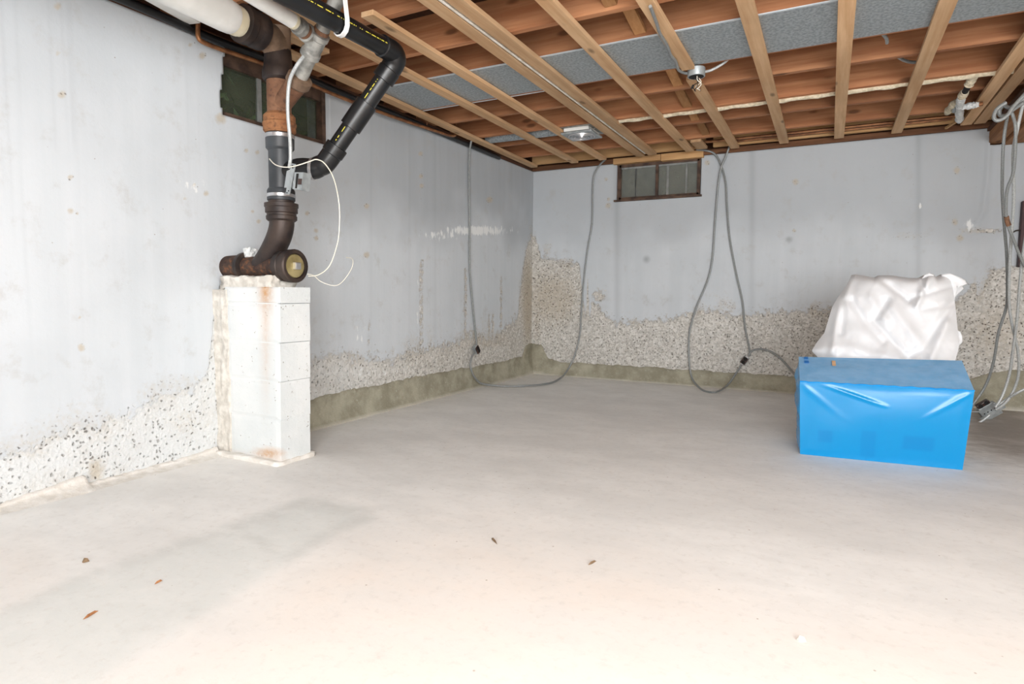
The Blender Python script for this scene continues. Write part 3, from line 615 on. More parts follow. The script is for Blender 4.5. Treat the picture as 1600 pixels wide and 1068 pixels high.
sq.hexa([(0.512, SY - r, ZC - r), (0.535, SY - r * .9, ZC - r * .9), (0.535, SY + r * .9, ZC - r * .9), (0.512, SY + r, ZC - r), (0.512, SY - r, ZC + r), (0.535, SY - r * .9, ZC + r * .9), (0.535, SY + r * .9, ZC + r * .9), (0.512, SY + r, ZC + r)])
nut = sq.build('square_nut', M['steel'], None, bevel=0.004); nut.parent = plug
lump('plaster_remnant', (0.15, SY - .02, ZC + .05), (0.19, SY + .04, ZC + .10), 'plasterwhite', 0.02, st, 6)

# black plastic drain
EL = CAM + (Vector((0.895, -3.44, 2.115)) - CAM) * 0.95; PL0 = Vector((SX, SY, 0)); dn = Vector((EL.x - SX, EL.y - SY, 0)); nrm = Vector((dn.y, -dn.x, 0))
dr = thing('plastic_drain_pipe', (EL.x, EL.y, 2.1), 'black plastic drain pipe with yellow print sloping down to the soil stack', 'pipe')
def dg(u, v): return onp(u, v, PL0, nrm)
A1 = dg(468, 263); A2 = dg(490, 264); A3 = dg(508, 255); A4 = dg(522, 236); A5 = dg(560, 180); A6 = dg(607, 112)
R_ = .044
S0 = Vector((SX, SY, zv(272)))
part(MB().tube([S0, A1, A2, (A2 + A3) / 2, A3, A4], [.05, .051, .052, .052, .052, .052], 22), 'lower_elbow', M['abs'], dr)
dd = (A6 - A4).normalized()
part(MB().lathe(A4 - dd * .02, dd, [(0, .052), (.004, .056), (.05, .056), (.052, .048)]), 'elbow_socket', M['abs'], dr)
e1 = (A2 - A1).normalized()
part(MB().lathe(A2 - e1 * .01, e1, [(0, .054), (.002, .0565), (.014, .0565), (.016, .054)]), 'clamp_ring', M['steel'], dr)
dpipe = part(MB().tube([A4, A6], R_, 24, 0), 'diagonal_pipe', M['abs'], dr)
cpt = A4 + dd * ((A5 - A4).length)
part(MB().lathe(cpt - dd * .075, dd, [(0, .048), (.002, .054), (.148, .054), (.15, .048)]), 'coupling', M['abs'], dr)
RUN_D = Vector((-0.01, -1, 0.0)).normalized()
B1 = EL + Vector((0, -.06, .012)); B2 = B1 + RUN_D * 2.2
part(MB().tube([A6 - dd * .01, A6 + dd * .035, A6 + dd * .07 + Vector((0, -.012, 0)), B1 + Vector((0, .02, -.004)), B1 + RUN_D * .05], [.052, .053, .054, .053, .052], 24), 'upper_elbow', M['abs'], dr)
part(MB().lathe(A6 - dd * .05, dd, [(0, .048), (.002, .0555), (.06, .0555), (.065, .05)]), 'elbow_socket', M['abs'], dr)
run = part(MB().tube([B1, B2], R_, 24, 0), 'overhead_pipe', M['abs'], dr)
part(MB().lathe(B1 + RUN_D * .03, RUN_D, [(0, .052), (.03, .052), (.033, .047)]), 'elbow_socket', M['abs'], dr)
# the printed yellow line: short raised dashes along the pipes, facing the room
def dashes(A, D, L, facing, parent, n):
    mb = MB(); t = 0.0; D = D.normalized(); rr = random.Random(n)
    f = Vector(facing); f = (f - D * f.dot(D)).normalized(); s = D.cross(f)
    while t < L:
        ln = rr.choice([.004, .008, .014, .02, .03]); c0 = A + D * t + f * (R_ + .0006); c1 = c0 + D * ln; hw = .0022
        mb.add([c0 - s * hw, c1 - s * hw, c1 + s * hw, c0 + s * hw], [(0, 1, 2, 3)]); t += ln + rr.choice([.006, .009, .016, .022])
    o = mb.build('yellow_print', M['yellow']); o.parent = parent; o['label'] = 'yellow printed line on the pipe'; o['kind'] = 'stuff'
vd = (CAM - A5).normalized()
dashes(A4 + dd * .05, dd, (cpt - A4).length - .14, vd * 1.0 + Vector((-.45, 0, .25)), dpipe, 3)
dashes(cpt + dd * .085, dd, (A6 - cpt).length - .15, vd + Vector((-.45, 0, .25)), dpipe, 5)
dashes(B1 + RUN_D * .07, RUN_D, 1.0, (CAM - B1).normalized() + Vector((0, 0, .35)), run, 7)
# white strap hanging the overhead pipe
hk = thing('pipe_strap', (B1.x, -3.86, 2.07), 'white plastic strap looped under the black overhead pipe', 'strap')
ys_ = on(545, 35, 0, B1.x + R_).y
ctr = Vector((B1.x, ys_, B1.z)); loop = []
for a in [-200, -170, -140, -110, -80, -50, -25, 0]:
    t_ = math.radians(a); loop.append(ctr + Vector((math.cos(t_) * (R_ + .010), -.025 * (a + 90) / 110, math.sin(t_) * (R_ + .010))))
loop += [ctr + Vector((R_ + .010, -.03, .06)), ctr + Vector((R_ + .006, -.03, .11)), ctr + Vector((R_ + .004, -.03, .17))]
mb = MB(); Lp = loop
for i in range(len(Lp) - 1):
    pass
vs = []; fs = []
for i, p in enumerate(Lp):
    d = (Lp[min(i + 1, len(Lp) - 1)] - Lp[max(i - 1, 0)]).normalized(); side = Vector((0, 1, 0)); side = (side - d * side.dot(d)).normalized() * .011; nn = d.cross(side).normalized() * .003
    vs += [p - side - nn, p + side - nn, p + side + nn, p - side + nn]
for i in range(len(Lp) - 1):
    for k in range(4): fs.append((i * 4 + k, i * 4 + (k + 1) % 4, (i + 1) * 4 + (k + 1) % 4, (i + 1) * 4 + k))
fs += [(3, 2, 1, 0), tuple(len(vs) - 4 + k for k in range(4))]
part(mb.add(vs, fs, True), 'band', M['white'], hk)

# white waste pipe into the top of the stack
wp = thing('white_waste_pipe', (0.45, -4.5, 2.1), 'thick white painted waste pipe joining the top of the soil stack', 'pipe')
WD = Vector((.09, -1, 0.0)).normalized(); W0 = Vector((SX + .012, SY - .21, 2.152))
part(MB().tube([W0 + WD * .07, W0 + WD * .12, W0 + WD * .5, W0 + WD * 1.6], [.066, .075, .077, .077], 26, 3), 'barrel', M['white_pipe'], wp)
part(MB().lathe(W0 - WD * .02, WD, [(0, .05), (.004, .062), (.05, .064), (.055, .068), (.11, .07)]), 'collar', M['cream'], wp)
# galvanised pipe with its wye
gv = thing('galvanized_pipe', GB, 'old galvanized pipe and wye fitting branching off the soil stack', 'pipe')
GW = onp(489, 76, (SX, SY, 0), (0.25, 1, 0)); GT = GW + gd * .3
part(MB().tube([GB - gd * .01, GW + gd * .02], .034, 20, 0), 'nipple', M['galv'], gv)
glen = (GW - GB).length
part(MB().lathe(GW - gd * .045, gd, [(0, .038), (.004, .047), (.028, .047), (.034, .041), (.10, .041), (.106, .046), (.13, .046), (.134, .036)]), 'wye_fitting', M['galv'], gv)
part(MB().lathe(GW + gd * .088, gd, [(0, .0345), (.012, .036), (.02, .0345)]), 'thread', M['rust'], gv)
part(MB().tube([GW + gd * .08, GT], .033, 20, 0), 'riser', M['galv'], gv)
K = [on(480, 52, 2, GW.z + .045), on(466, 42, 2, GW.z + .05), on(455, 31, 2, GW.z + .055), on(400, -3, 2, GW.z + .055)]
kd = (K[2] - K[0]).normalized()
part(MB().tube([GW + gd * .02, K[0]], [.036, .036], 20, 0), 'wye_arm', M['galv'], gv)
part(MB().lathe(K[0] - kd * .02, kd, [(0, .037), (.003, .043), (.03, .043), (.035, .034), (.06, .034), (.062, .04), (.09, .04), (.094, .03)]), 'coupling', M['galv'], gv)
part(MB().lathe(K[0] + kd * .013, kd, [(0, .0345), (.012, .036), (.02, .0345)]), 'thread', M['rust'], gv)
kd2 = (K[3] - K[2]).normalized()
part(MB().tube([K[1], K[2]], [.031, .031], 18, 0), 'nipple', M['galv'], gv)
wt2 = thing('white_vent_pipe', K[2], 'thin white painted vent pipe screwed into galvanized coupling', 'pipe')
part(MB().tube([K[2] - kd2 * .02, K[3] + kd2 * .2], .033, 18, 0), 'barrel', M['white_pipe'], wt2)
part(MB().lathe(K[2] - kd2 * .022, kd2, [(0, .03), (.002, .034), (.02, .034), (.022, .03)]), 'rim', M['cream'], wt2)

# flexible cable and switch box in front of the stack
def pn(u, v, y): return on(u, v, 1, y)
tag(MB().tube([pn(481, 82, -3.88), pn(472, 91, -3.92), pn(462, 105, -3.94), pn(453, 125, -3.93), pn(450, 150, -3.92), pn(450, 180, -3.91), pn(453, 215, -3.90), pn(454, 245, -3.90), pn(452, 262, -3.89)], .0085, 10).build('flexible_cable', M['cable_light']), 'light armoured flex hanging down in front of the soil stack', 'cable')
sb = thing('switch_box', pn(460, 290, -3.88), 'small galvanized switch box on a perforated bracket beside the soil stack', 'switch box')
a = [pn(447, 266, -3.885), pn(458, 258, -3.885), pn(455, 292, -3.885), pn(444, 292, -3.885)]
def slab(p, th, d=(0, 1, 0)):
    d = Vector(d).normalized() * th; return MB().hexa([p[3], p[2], p[1], p[0], p[3] + d, p[2] + d, p[1] + d, p[0] + d])
part(slab([pn(448, 267, -3.89), pn(459, 262, -3.89), pn(455, 293, -3.89), pn(444, 293, -3.89)], .006), 'plate', M['greybox'], sb)
br = part(slab([pn(455, 255, -3.895), pn(462, 256, -3.895), pn(452, 304, -3.895), pn(446, 303, -3.895)], .004), 'bracket', M['greybox'], sb)
for (u, v) in ((457, 258.5), (457.6, 262), (451, 298), (448.5, 301)):
    c = pn(u, v, -3.897); h_ = MB().lathe(c, (0, -1, 0), [(0, .003), (.002, .003)], 10).build('hole', M['dark']); h_.parent = br
bx_ = part(slab([pn(460, 269, -3.90), pn(474, 269, -3.90), pn(471, 297, -3.90), pn(457, 295, -3.90)], .05), 'box', M['greybox'], sb)
part(slab([pn(463, 271, -3.903), pn(466, 271, -3.903), pn(463, 294, -3.903), pn(461, 294, -3.903)], .003), 'slot', M['dark'], sb)
part(slab([pn(466, 279, -3.904), pn(471, 279, -3.904), pn(470, 288, -3.904), pn(465, 288, -3.904)], .006), 'toggle', M['brown'], sb)
# thin loose wires
tag(MB().tube([pn(421, 248, -3.88), pn(430, 257, -3.9), pn(445, 261, -3.9), pn(462, 259, -3.9), pn(484, 252, -3.86), pn(495, 249, -3.84), pn(508, 256, -3.82), pn(522, 280, -3.8), pn(530, 320, -3.8), pn(530, 360, -3.8), pn(526, 385, -3.8), pn(515, 415, -3.8), pn(498, 429, -3.8), pn(482, 431, -3.8)], .0028, 6).build('loose_wire', M['wire']), 'thin cream wire looping from the stack down to the cleanout', 'wire')
tag(MB().tube([pn(480, 428, -3.8), pn(490, 430, -3.78), pn(502, 440, -3.74), pn(522, 446, -3.7), pn(535, 440, -3.66), pn(549, 420, -3.62), pn(551, 405, -3.6), pn(541, 402, -3.58)], .0018, 6).build('loose_wire', M['wire']), 'very thin wire end curling away from cleanout plug', 'wire')

# ------------------------------------------------------------------ pipes along the left wall top
tag(MB().tube([Vector((.03, -5.3, 2.212)), on(205, 5, 0, .03), on(330, 60, 0, .03), on(430, 97, 0, .03), on(520, 140, 0, .03), on(660, 196, 0, .03), on(780, 246, 0, .03)], .021, 14, 3).build('black_pipe', M['abs']), 'black pipe lying along the top edge of the left wall', 'pipe')
tag(MB().bar(on(170, -35, 2, ZJ - .011) + Vector((.03, 0, 0)), on(300, 36, 2, ZJ - .011) + Vector((.02, 0, 0)), .07, .018).build('painted_board', M['white_pipe'], bevel=0.003), 'white painted board under the joists beside black pipe', 'board')
xc = .068
cp = thing('copper_pipe', on(345, 80, 0, xc), 'dull copper pipe bending down and running along the left wall over the window', 'pipe')
part(MB().tube([on(311, -25, 0, xc), on(310, 20, 0, xc), on(309, 48, 0, xc), on(310, 58, 0, xc), on(316, 65, 0, xc), on(345, 77, 0, xc), on(430, 107, 0, xc), on(520, 147, 0, xc), on(610, 181, 0, xc), on(700, 211, 0, xc)], .0115, 12, 4), 'run', M['copper'], cp)
part(MB().tube([on(700, 211, 0, xc), on(710, 212, 0, xc), on(712, 206, 0, xc), on(712, 190, 0, xc), on(711, 180, 0, xc), on(704, 179, 0, xc + .01), on(694, 181, 0, xc + .02)], .011, 12, 4), 'riser', M['copper'], cp)
for k, u in enumerate((668, 678)):
    tag(MB().tube([on(u, 168, 0, .09), on(u - 1, 196, 0, .06)], .002, 6, 0).build('hanger_wire', M['copper']), 'thin wire hanger holding the copper pipe below metal panel', 'wire', 'wire hangers on the copper pipe')

# ------------------------------------------------------------------ ceiling fittings
mp = thing('metal_duct_panel', (2.0, -2.53, ZJ), 'long grey galvanized sheet panel nailed under two joists', 'duct')
sheet_x = [0.16, 2.02, 2.92, 5.6]
for a, b in zip(sheet_x[:-1], sheet_x[1:]):
    part(MB().box((a + .002, -2.785, ZJ - .0035 - (.0012 if a > 2 and a < 2.5 else 0)), (b - .002 + .01, -2.27, ZJ - .0005)), 'sheet', M['sheet'], mp)
part(MB().box((0.16, -2.797, ZJ - .0048), (5.6, -2.783, ZJ - .0005)), 'folded_edge', M['sheet_edge'], mp)
part(MB().box((0.16, -2.245, ZJ - .004), (1.3, -2.235, ZJ - .001)), 'folded_edge', M['sheet_edge'], mp)
# round vent duct and exhaust fan
rd = thing('round_vent_duct', (0.45, -1.19, 2.29), 'short round galvanized duct leading to the exhaust fan', 'duct')
part(MB().tube([(0.12, -1.19, 2.285), (0.90, -1.17, 2.285)], .052, 22, 0), 'barrel', M['sheet'], rd)
part(MB().lathe((0.50, -1.18, 2.285), (1, 0.02, 0), [(0, .052), (.004, .057), (.014, .057), (.018, .054), (.026, .054), (.03, .057), (.04, .057), (.044, .052)]), 'crimp', M['sheet'], rd)
fx, fy = 1.03, -1.19
fan = thing('exhaust_fan', (fx, fy, 2.2), 'white square ceiling exhaust fan with round ringed grille', 'fan')
part(MB().box((fx - .11, fy - .13, 2.215), (fx + .11, fy + .13, 2.36)), 'housing', M['white_pipe'], fan, bevel=0.006)
part(MB().box((fx - .16, fy - .165, 2.2405), (fx + .24, fy + .165, 2.2444)), 'mount_plate', M['galv'], fan)
mb = MB(); n = 40
part(MB().box((fx - .135, fy - .135, 2.196), (fx + .135, fy + .135, 2.212)), 'cover', M['greybox'], fan, bevel=0.006)
for k, r in enumerate((.115, .09, .065, .04)):
    part(MB().lathe((fx, fy, 2.197), (0, 0, -1), [(0, r), (.008 + .002 * k, r - .002), (.008 + .002 * k, r - .010), (0, r - .014)]), 'grille_ring', M['steel'], fan)
part(MB().lathe((fx, fy, 2.197), (0, 0, -1), [(0, .022), (.014, .02), (.018, .01)]), 'grille_hub', M['steel'], fan)
for dy in (-.1,):
    part(MB().bar((fx + .135, fy + dy, 2.215), (fx + .165, fy + dy + .02, 2.236), .02, .004), 'clip', M['steel'], fan)
# junction box in the ceiling
jb0 = on(1088, 116, 2, 2.2)
jb = thing('ceiling_junction_box', jb0, 'round grey metal junction box with dangling wires between two furring strips', 'junction box')
part(MB().lathe((jb0.x, jb0.y, 2.185), UPZ, [(0, .046), (0, .05), (.002, .051), (.048, .051), (.05, .049), (.05, .02)], 24).lathe((jb0.x, jb0.y, 2.187), UPZ, [(0, .0465), (.04, .0455)], 24), 'can', M['greybox'], jb)
part(MB().lathe((jb0.x, jb0.y, 2.1845), UPZ, [(0, .044), (.001, .044)], 24), 'opening', M['dark'], jb)
for k in range(5):
    a = random.uniform(0, 6.28); p = Vector((jb0.x + .015 * math.cos(a), jb0.y + .015 * math.sin(a), 2.19))
    part(MB().tube([p, p + Vector((random.uniform(-.03, .03), random.uniform(-.02, .02), -.03)), p + Vector((random.uniform(-.035, .035), random.uniform(-.02, .02), -.055)), p + Vector((random.uniform(-.02, .02), 0, -.075 - random.random() * .02))], .0022, 6), 'wire', M[['wire', 'dark', 'wire', 'dark', 'copper'][k]], jb)
part(MB().tube([(jb0.x - .015, jb0.y, 2.14), (jb0.x - .025, jb0.y, 2.12)], .007, 8, 0), 'wire_nut', M['dark'], jb)
zc2 = 2.206
tag(MB().tube([on(1016, 10, 2, zc2), on(1026, 36, 2, zc2), on(1031, 52, 2, zc2), on(1042, 70, 2, zc2), on(1048, 86, 2, zc2), on(1056, 96, 2, zc2), on(1060, 109, 2, zc2), on(1070, 114, 2, 2.215), on(1079, 114, 2, 2.21)], .008, 10).build('flexible_cable', M['cable']), 'wavy grey armoured flex beside furring strip, ending at ceiling junction box', 'cable')
tag(MB().tube([on(1101, 112, 2, 2.21), on(1110, 110, 2, 2.22), on(1122, 104, 2, 2.235), on(1134, 96, 2, 2.255), on(1141, 88, 2, 2.265)], .0075, 10).build('flexible_cable', M['cable_light']), 'short white cable from junction box up to grey metal panel', 'cable')
for i, (pts, lab) in enumerate([([(1368, 48), (1378, 52), (1385, 60), (1386, 67)], 'short grey cable end passing through a joist below metal panel'), ([(1402, 88), (1412, 94), (1424, 97), (1436, 97)], 'short grey cable dipping between joists near the metal panel'), ([(1463, 118), (1475, 122), (1487, 123), (1496, 120)], 'short grey cable end in joist beside insulated pipe')]):
    yj = [-2.24, -1.83, -1.34][i] + (-.03 if i else -.06)
    tag(MB().tube([on(u, v, 2, ZJ + .035 - .006 * k) for k, (u, v) in enumerate(pts)], .009, 10).build('cable_end', M['cable']), lab, 'cable')
# back copper pipe and insulated pipes
tag(MB().tube([(1.83, -.24, 2.268), (2.6, -.235, 2.268), (3.76, -.23, 2.268)], .0125, 12, 0).build('copper_pipe', M['copper']), 'straight copper pipe along the last joist above the back wall', 'pipe')
tag(MB().tube([(2.1, -.17, 2.262), (3.70, -.17, 2.262)], .011, 12, 0).build('copper_pipe', M['copper']), 'second copper pipe tucked behind the first along the back wall', 'pipe')
ip = thing('insulated_pipe', (2.5, -1.345, 2.24), 'cream insulated pipe strapped along underside of a ceiling joist', 'pipe')
mb = MB(); n = 60
part(mb.tube([(1.39 + (3.95 - 1.39) * k / n, -1.325 + .004 * math.sin(k * 2.1), 2.243 + .003 * math.sin(k * 1.3)) for k in range(n + 1)], [.017 + .003 * random.random() for k in range(n + 1)], 12, 0), 'wrap', M['insul'], ip)
xi = 3.655
ic = thing('insulated_branch_pipe', (xi, -.9, 2.2), 'insulated branch pipe with white plastered cross fitting at the ceiling corner', 'pipe')
q1 = on(1526, 110, 1, -1.31); q2 = on(1513, 134, 2, 2.215); q3 = on(1508, 143, 2, 2.21); q4 = on(1502, 152, 2, 2.2); q5 = on(1499, 168, 2, 2.195); q6 = on(1499, 189, 2, 2.195); q7 = on(1530, 163, 2, 2.195)
def rough(pts, r, jit, n=14): 
    P_ = []; R2 = []
    for a, b in zip(pts[:-1], pts[1:]):
        for k in range(n): P_.append(a.lerp(b, k / n)); R2.append(r * (1 + random.uniform(-jit, jit)))
    P_.append(pts[-1]); R2.append(r * .8); return P_, R2
p_, r_ = rough([q1, q2], .026, .12); part(MB().tube(p_, r_, 12, 0), 'wrap', M['insul'], ic)
part(MB().tube([q2, q3], .018, 12, 0), 'bare_pipe', M['dark'], ic)
p_, r_ = rough([q3, q4], .024, .2, 6); part(MB().tube(p_, r_, 12, 0), 'wrap', M['insul'], ic)
p_, r_ = rough([q4, q5, q6], .024, .22, 12); part(MB().tube(p_, r_, 12, 0), 'plastered_cross', M['plasterwhite'], ic)
p_, r_ = rough([q5 + Vector((0, .0, .0)), q7], .021, .25, 14); part(MB().tube(p_, r_, 12, 0), 'plastered_arm', M['plasterwhite'], ic)
p_, r_ = rough([on(1498, 158, 2, 2.22), on(1487, 165, 2, 2.22), on(1480, 176, 2, 2.22)], .024, .2, 8); part(MB().tube(p_, r_, 12, 0), 'wrap', M['insul'], ic)
part(MB().tube([q7, on(1536, 162, 2, 2.195)], .014, 10, 0), 'brass_nipple', M['copper'], ic)
part(MB().tube([on(1499, 172, 2, 2.20), on(1493, 167, 2, 2.20), on(1490, 174, 2, 2.2)], .012, 10, 3), 'valve', M['greybox'], ic)
tag(MB().bar(on(1478, 200, 2, 2.215), on(1500, 186, 2, 2.215), .016, .016).build('wood_offcut', M['fresh']), 'thin orange wood offcut wedged below the white plastered fitting', 'wood')

# ------------------------------------------------------------------ cables with outlets
def outlet(name, c, ang, label, size=(.055, .075), plane='back'):
    t = thing(name, c, label, 'outlet')
    wd, hg = size
    def mk(mb, n, m):
        o = mb.build(n, M[m], t, bevel=0.002); return o
    mk(MB().box((-wd / 2, .0, -hg / 2), (wd / 2, .035, hg / 2)), 'box', 'greybox')
    fp = mk(MB().box((-wd / 2 + .003, -.012, -hg / 2 + .004), (wd / 2 - .003, 0.0, hg / 2 - .004)), 'receptacle', 'brown')
    for s_ in (-1, 1):
        o = MB().lathe((0, -.012, s_ * hg * .23), (0, -1, 0), [(0, .017), (.003, .016)], 16).build('socket', M['dark'], fp)
        mk(MB().box((-.012, -.004, s_ * hg * .56 - .006), (.012, .0, s_ * hg * .56 + .006)), 'ear', 'steel')
    t.rotation_euler = (0, ang, 0) if plane == 'back' else (0, ang, math.pi / 2)
    return t
cr = .009
def cab(pts, mat, label, r=cr, name='armoured_cable', group=None):
    return tag(MB().tube(pts, r, 10, 4).build(name, M[mat]), label, 'cable', group)
L_ = lambda u, v, x=.03: on(u, v, 0, x)
Bk = lambda u, v, y=-.03: on(u, v, 1, y)
Fl = lambda u, v, z=.012: on(u, v, 2, z)
cab([L_(742, 208, .085), L_(736, 222, .068), L_(733, 250), L_(733, 300), L_(734, 360), L_(734, 420), L_(738, 470), L_(743, 520), L_(745, 542)], 'cable', 'grey cable hanging down left wall from the joists to a brown outlet')
outlet('electrical_outlet', L_(746, 546, .055), math.radians(-38), 'dark brown outlet hanging against the left wall near the corner', plane='left')
c1 = on(833, 590, 2, .0)
cab([L_(742, 549, .05), L_(737, 558, .055), L_(735, 570, .06), L_(738, 582, .07), L_(744, 592, .075), L_(755, 599.5, .085), Fl(790, 603), Fl(830, 602), Fl(855, 599), Fl(870, 594, .015), Bk(884, 582, -.2), Bk(897, 557, -.12), Bk(906, 522, -.06), Bk(908, 490), Bk(912, 440), Bk(918, 390), Bk(925, 350), Bk(926, 300), Bk(928, 275), Bk(936, 259, -.04), Bk(946, 249, -.06)], 'cable', 'grey cable looping over the floor in the room corner and up the back wall')
cab([Bk(1088, 234, -.06), Bk(1108, 236, -.05), Bk(1120, 244), Bk(1128, 262), Bk(1134, 285), Bk(1136, 320), Bk(1140, 370), Bk(1150, 425), Bk(1160, 470), Bk(1164, 510), Bk(1170, 540), Bk(1172, 556)], 'cable', 'right hand strand of the crossed grey cables beside the back window')
cab([Bk(1140, 228, -.07), Bk(1133, 247, -.06), Bk(1126, 265, -.055), Bk(1121, 300), Bk(1117, 350), Bk(1113, 405), Bk(1105, 440), Bk(1088, 480), Bk(1078, 515), Bk(1076, 545), Bk(1078, 575, -.06), Bk(1083, 594, -.10), Fl(1098, 609), Fl(1118, 612), Bk(1136, 602, -.10), Bk(1150, 583, -.07), Bk(1159, 569, -.05)], 'cable', 'left hand strand of crossed grey cables, dropping to a loop on the floor')
outlet('electrical_outlet', Bk(1163, 563, -.05), math.radians(32), 'dark brown outlet on the looped cable below the back window')
cab([Bk(1169, 556, -.04), Bk(1175, 548), Bk(1188, 545), Bk(1204, 549), Bk(1222, 562), Bk(1242, 585), Bk(1256, 605, -.06)], 'cable', 'grey cable arching from the outlet to behind the blue wrapped box')
# hanging bundle at the right
YB = -.42
R_b = lambda u, v, y=YB: on(u, v, 1, (y - YB) + (-1.28 + 0.72 * min(max((v - 230) / 370, 0), 1) ** .8))
cab([R_b(1574, 183), R_b(1570, 205), R_b(1567, 240), R_b(1566, 300), R_b(1569, 350), R_b(1573, 400), R_b(1574, 460), R_b(1571, 485), R_b(1560, 520), R_b(1553, 562), R_b(1541, 600), R_b(1520, 632), R_b(1505, 648)], 'cable', 'grey cable swinging from the ceiling coil to behind the blue box')
cc = thing('armoured_cable', R_b(1580, 170), 'grey cable with brown joint, hanging from the coil toward the dark board', 'cable')
part(MB().tube([R_b(1579, 172, -.53), R_b(1584, 185, -.53), R_b(1587, 205, -.53), R_b(1584, 265, -.53), R_b(1575, 292, -.53), R_b(1572, 312, -.53), R_b(1573, 345, -.53), R_b(1582, 370, -.53), R_b(1593, 398, -.53), R_b(1606, 425, -.53)], cr, 10, 4), 'strand', M['cable'], cc)
part(MB().tube([R_b(1572.5, 338, -.53), R_b(1574, 346, -.53), R_b(1576.5, 352, -.53)], .014, 10, 2), 'joint', M['rust'], cc)
cab([R_b(1606, 140, -.47), R_b(1598, 165, -.47), R_b(1590, 200, -.47), R_b(1583, 240, -.47), R_b(1584, 310, -.47), R_b(1580, 370, -.47), R_b(1577, 430, -.47), R_b(1577, 475, -.47), R_b(1581, 505, -.47), R_b(1590, 545, -.47), R_b(1592, 580, -.47), R_b(1585, 607, -.47), R_b(1572, 628, -.48), R_b(1555, 640, -.5)], 'cable_light', 'pale cable hanging from the ceiling coil into the grey metal box')
cab([R_b(1606, 350, -.5), R_b(1598, 400, -.5), R_b(1593, 450, -.5), R_b(1589, 500, -.5), R_b(1583, 545, -.5), R_b(1577, 585, -.5), R_b(1566, 618, -.51), R_b(1555, 636, -.52)], 'cable_light', 'pale cable hanging past the dark board into the grey metal box')
cab([R_b(1612, 602, -.5), R_b(1590, 613, -.5), R_b(1572, 624, -.46), R_b(1560, 633, -.46)], 'cable_light', 'pale cable leading sideways from the grey box along the wall')
cab([R_b(1546, 648, -.55), R_b(1536, 656, -.56), R_b(1522, 664, -.58), R_b(1504, 669, -.62)], 'cable_light', 'short pale cable from the grey metal box to behind the blue box')
cab([R_b(1530, 643, -.53), R_b(1518, 643, -.53), R_b(1505, 642, -.53)], 'cable', 'dark short cable between the outlet and the blue box', r=.006)
coil = thing('cable_coil', R_b(1570, 175), 'loose coil of grey cable hung at the ceiling by the beam', 'cable')
part(MB().tube([R_b(1610, 147, -.55), R_b(1592, 159, -.55), R_b(1578, 168, -.52), R_b(1568, 165, -.5), R_b(1562, 172, -.5), R_b(1563, 180, -.5), R_b(1572, 180, -.52), R_b(1582, 172, -.55), R_b(1600, 160, -.58)], .011, 10, 4), 'loop', M['cable'], coil)
part(MB().tube([R_b(1572, 160, -.6), R_b(1558, 170, -.6), R_b(1553, 182, -.6), R_b(1557, 188, -.6), R_b(1566, 186, -.6), R_b(1576, 178, -.6), R_b(1582, 168, -.6), R_b(1606, 142, -.6)], .011, 10, 4), 'loop', M['cable'], coil)
gb = thing('outlet_box', R_b(1546, 642, -.40), 'grey metal box with brown outlet lying by the wall behind the blue box', 'outlet')
t_ = MB().box((-.062, -.02, -.05), (.062, .03, .045)).build('box', M['greybox'], gb, bevel=0.003)
o = MB().box((-.095, -.026, -.012), (.095, -.02, .012)).build('bracket', M['greybox'], gb); o.rotation_euler = (0, 0, 0); o.location = (0, 0, -.01)
o = MB().box((-.055, -.03, .045), (.045, .015, .063)).build('cover_flange', M['greybox'], gb, bevel=0.002)
o = MB().box((-.05, -.026, .063), (.035, .012, .09)).build('receptacle', M['brown'], gb, bevel=0.003)
for sx in (-.03, .014): MB().lathe((sx, -.026, .077), (0, -1, 0), [(0, .016), (.003, .015)], 16).build('socket', M['dark'], o)
for k in range(4): MB().lathe((-.04 + .025 * k, -.02, .01), (0, -1, 0), [(0, .005), (.001, .005)], 10).build('knockout', M['dark'], gb)
gb.rotation_euler = (math.radians(10), math.radians(-38), math.radians(8))
tag(MB().box((4.19, -.06, 1.12), (4.6, .0, 1.62)).build('dark_board', M['darkred'], bevel=0.004), 'dark reddish board fixed to the back wall behind the hanging cables', 'board')
tag(MB().tube([(4.19, -.05, 1.40), (4.16, -.06, 1.395), (4.135, -.06, 1.375)], .005, 8).build('bent_nail', M['iron']), 'bent rusty nail sticking out of the dark board edge', 'nail')

# ------------------------------------------------------------------ blue wrapped box
fl0 = on(1250, 709, 2, 0.0); fr0 = on(1504, 734, 2, 0.0)
ftl = Vector((fl0.x - .018, fl0.y, .410)); ftr = Vector((fr0.x + .022, fr0.y - .03, .418))
rtl = on(1248, 557, 1, -1.98); rtr = on(1503, 563, 1, -1.94)
rbl = Vector((rtl.x + .03, rtl.y + .02, 0)); rbr = Vector((rtr.x - .01, rtr.y + .02, 0))
def face_grid(a, b, c, d, nu, nv):
    u = np.linspace(0, 1, nu)[:, None, None]; v = np.linspace(0, 1, nv)[None, :, None]
    a, b, c, d = (np.array(x) for x in (a, b, c, d)); return (a * (1 - u) + b * u) * (1 - v) + (d * (1 - u) + c * u) * v
bxt = thing('wrapped_box', ((fl0 + fr0 + rbl + rbr) / 4), 'large box wrapped in bright blue plastic, dusty on top', 'box')
bm_v = []; bm_f = []; dust = []; prt = []
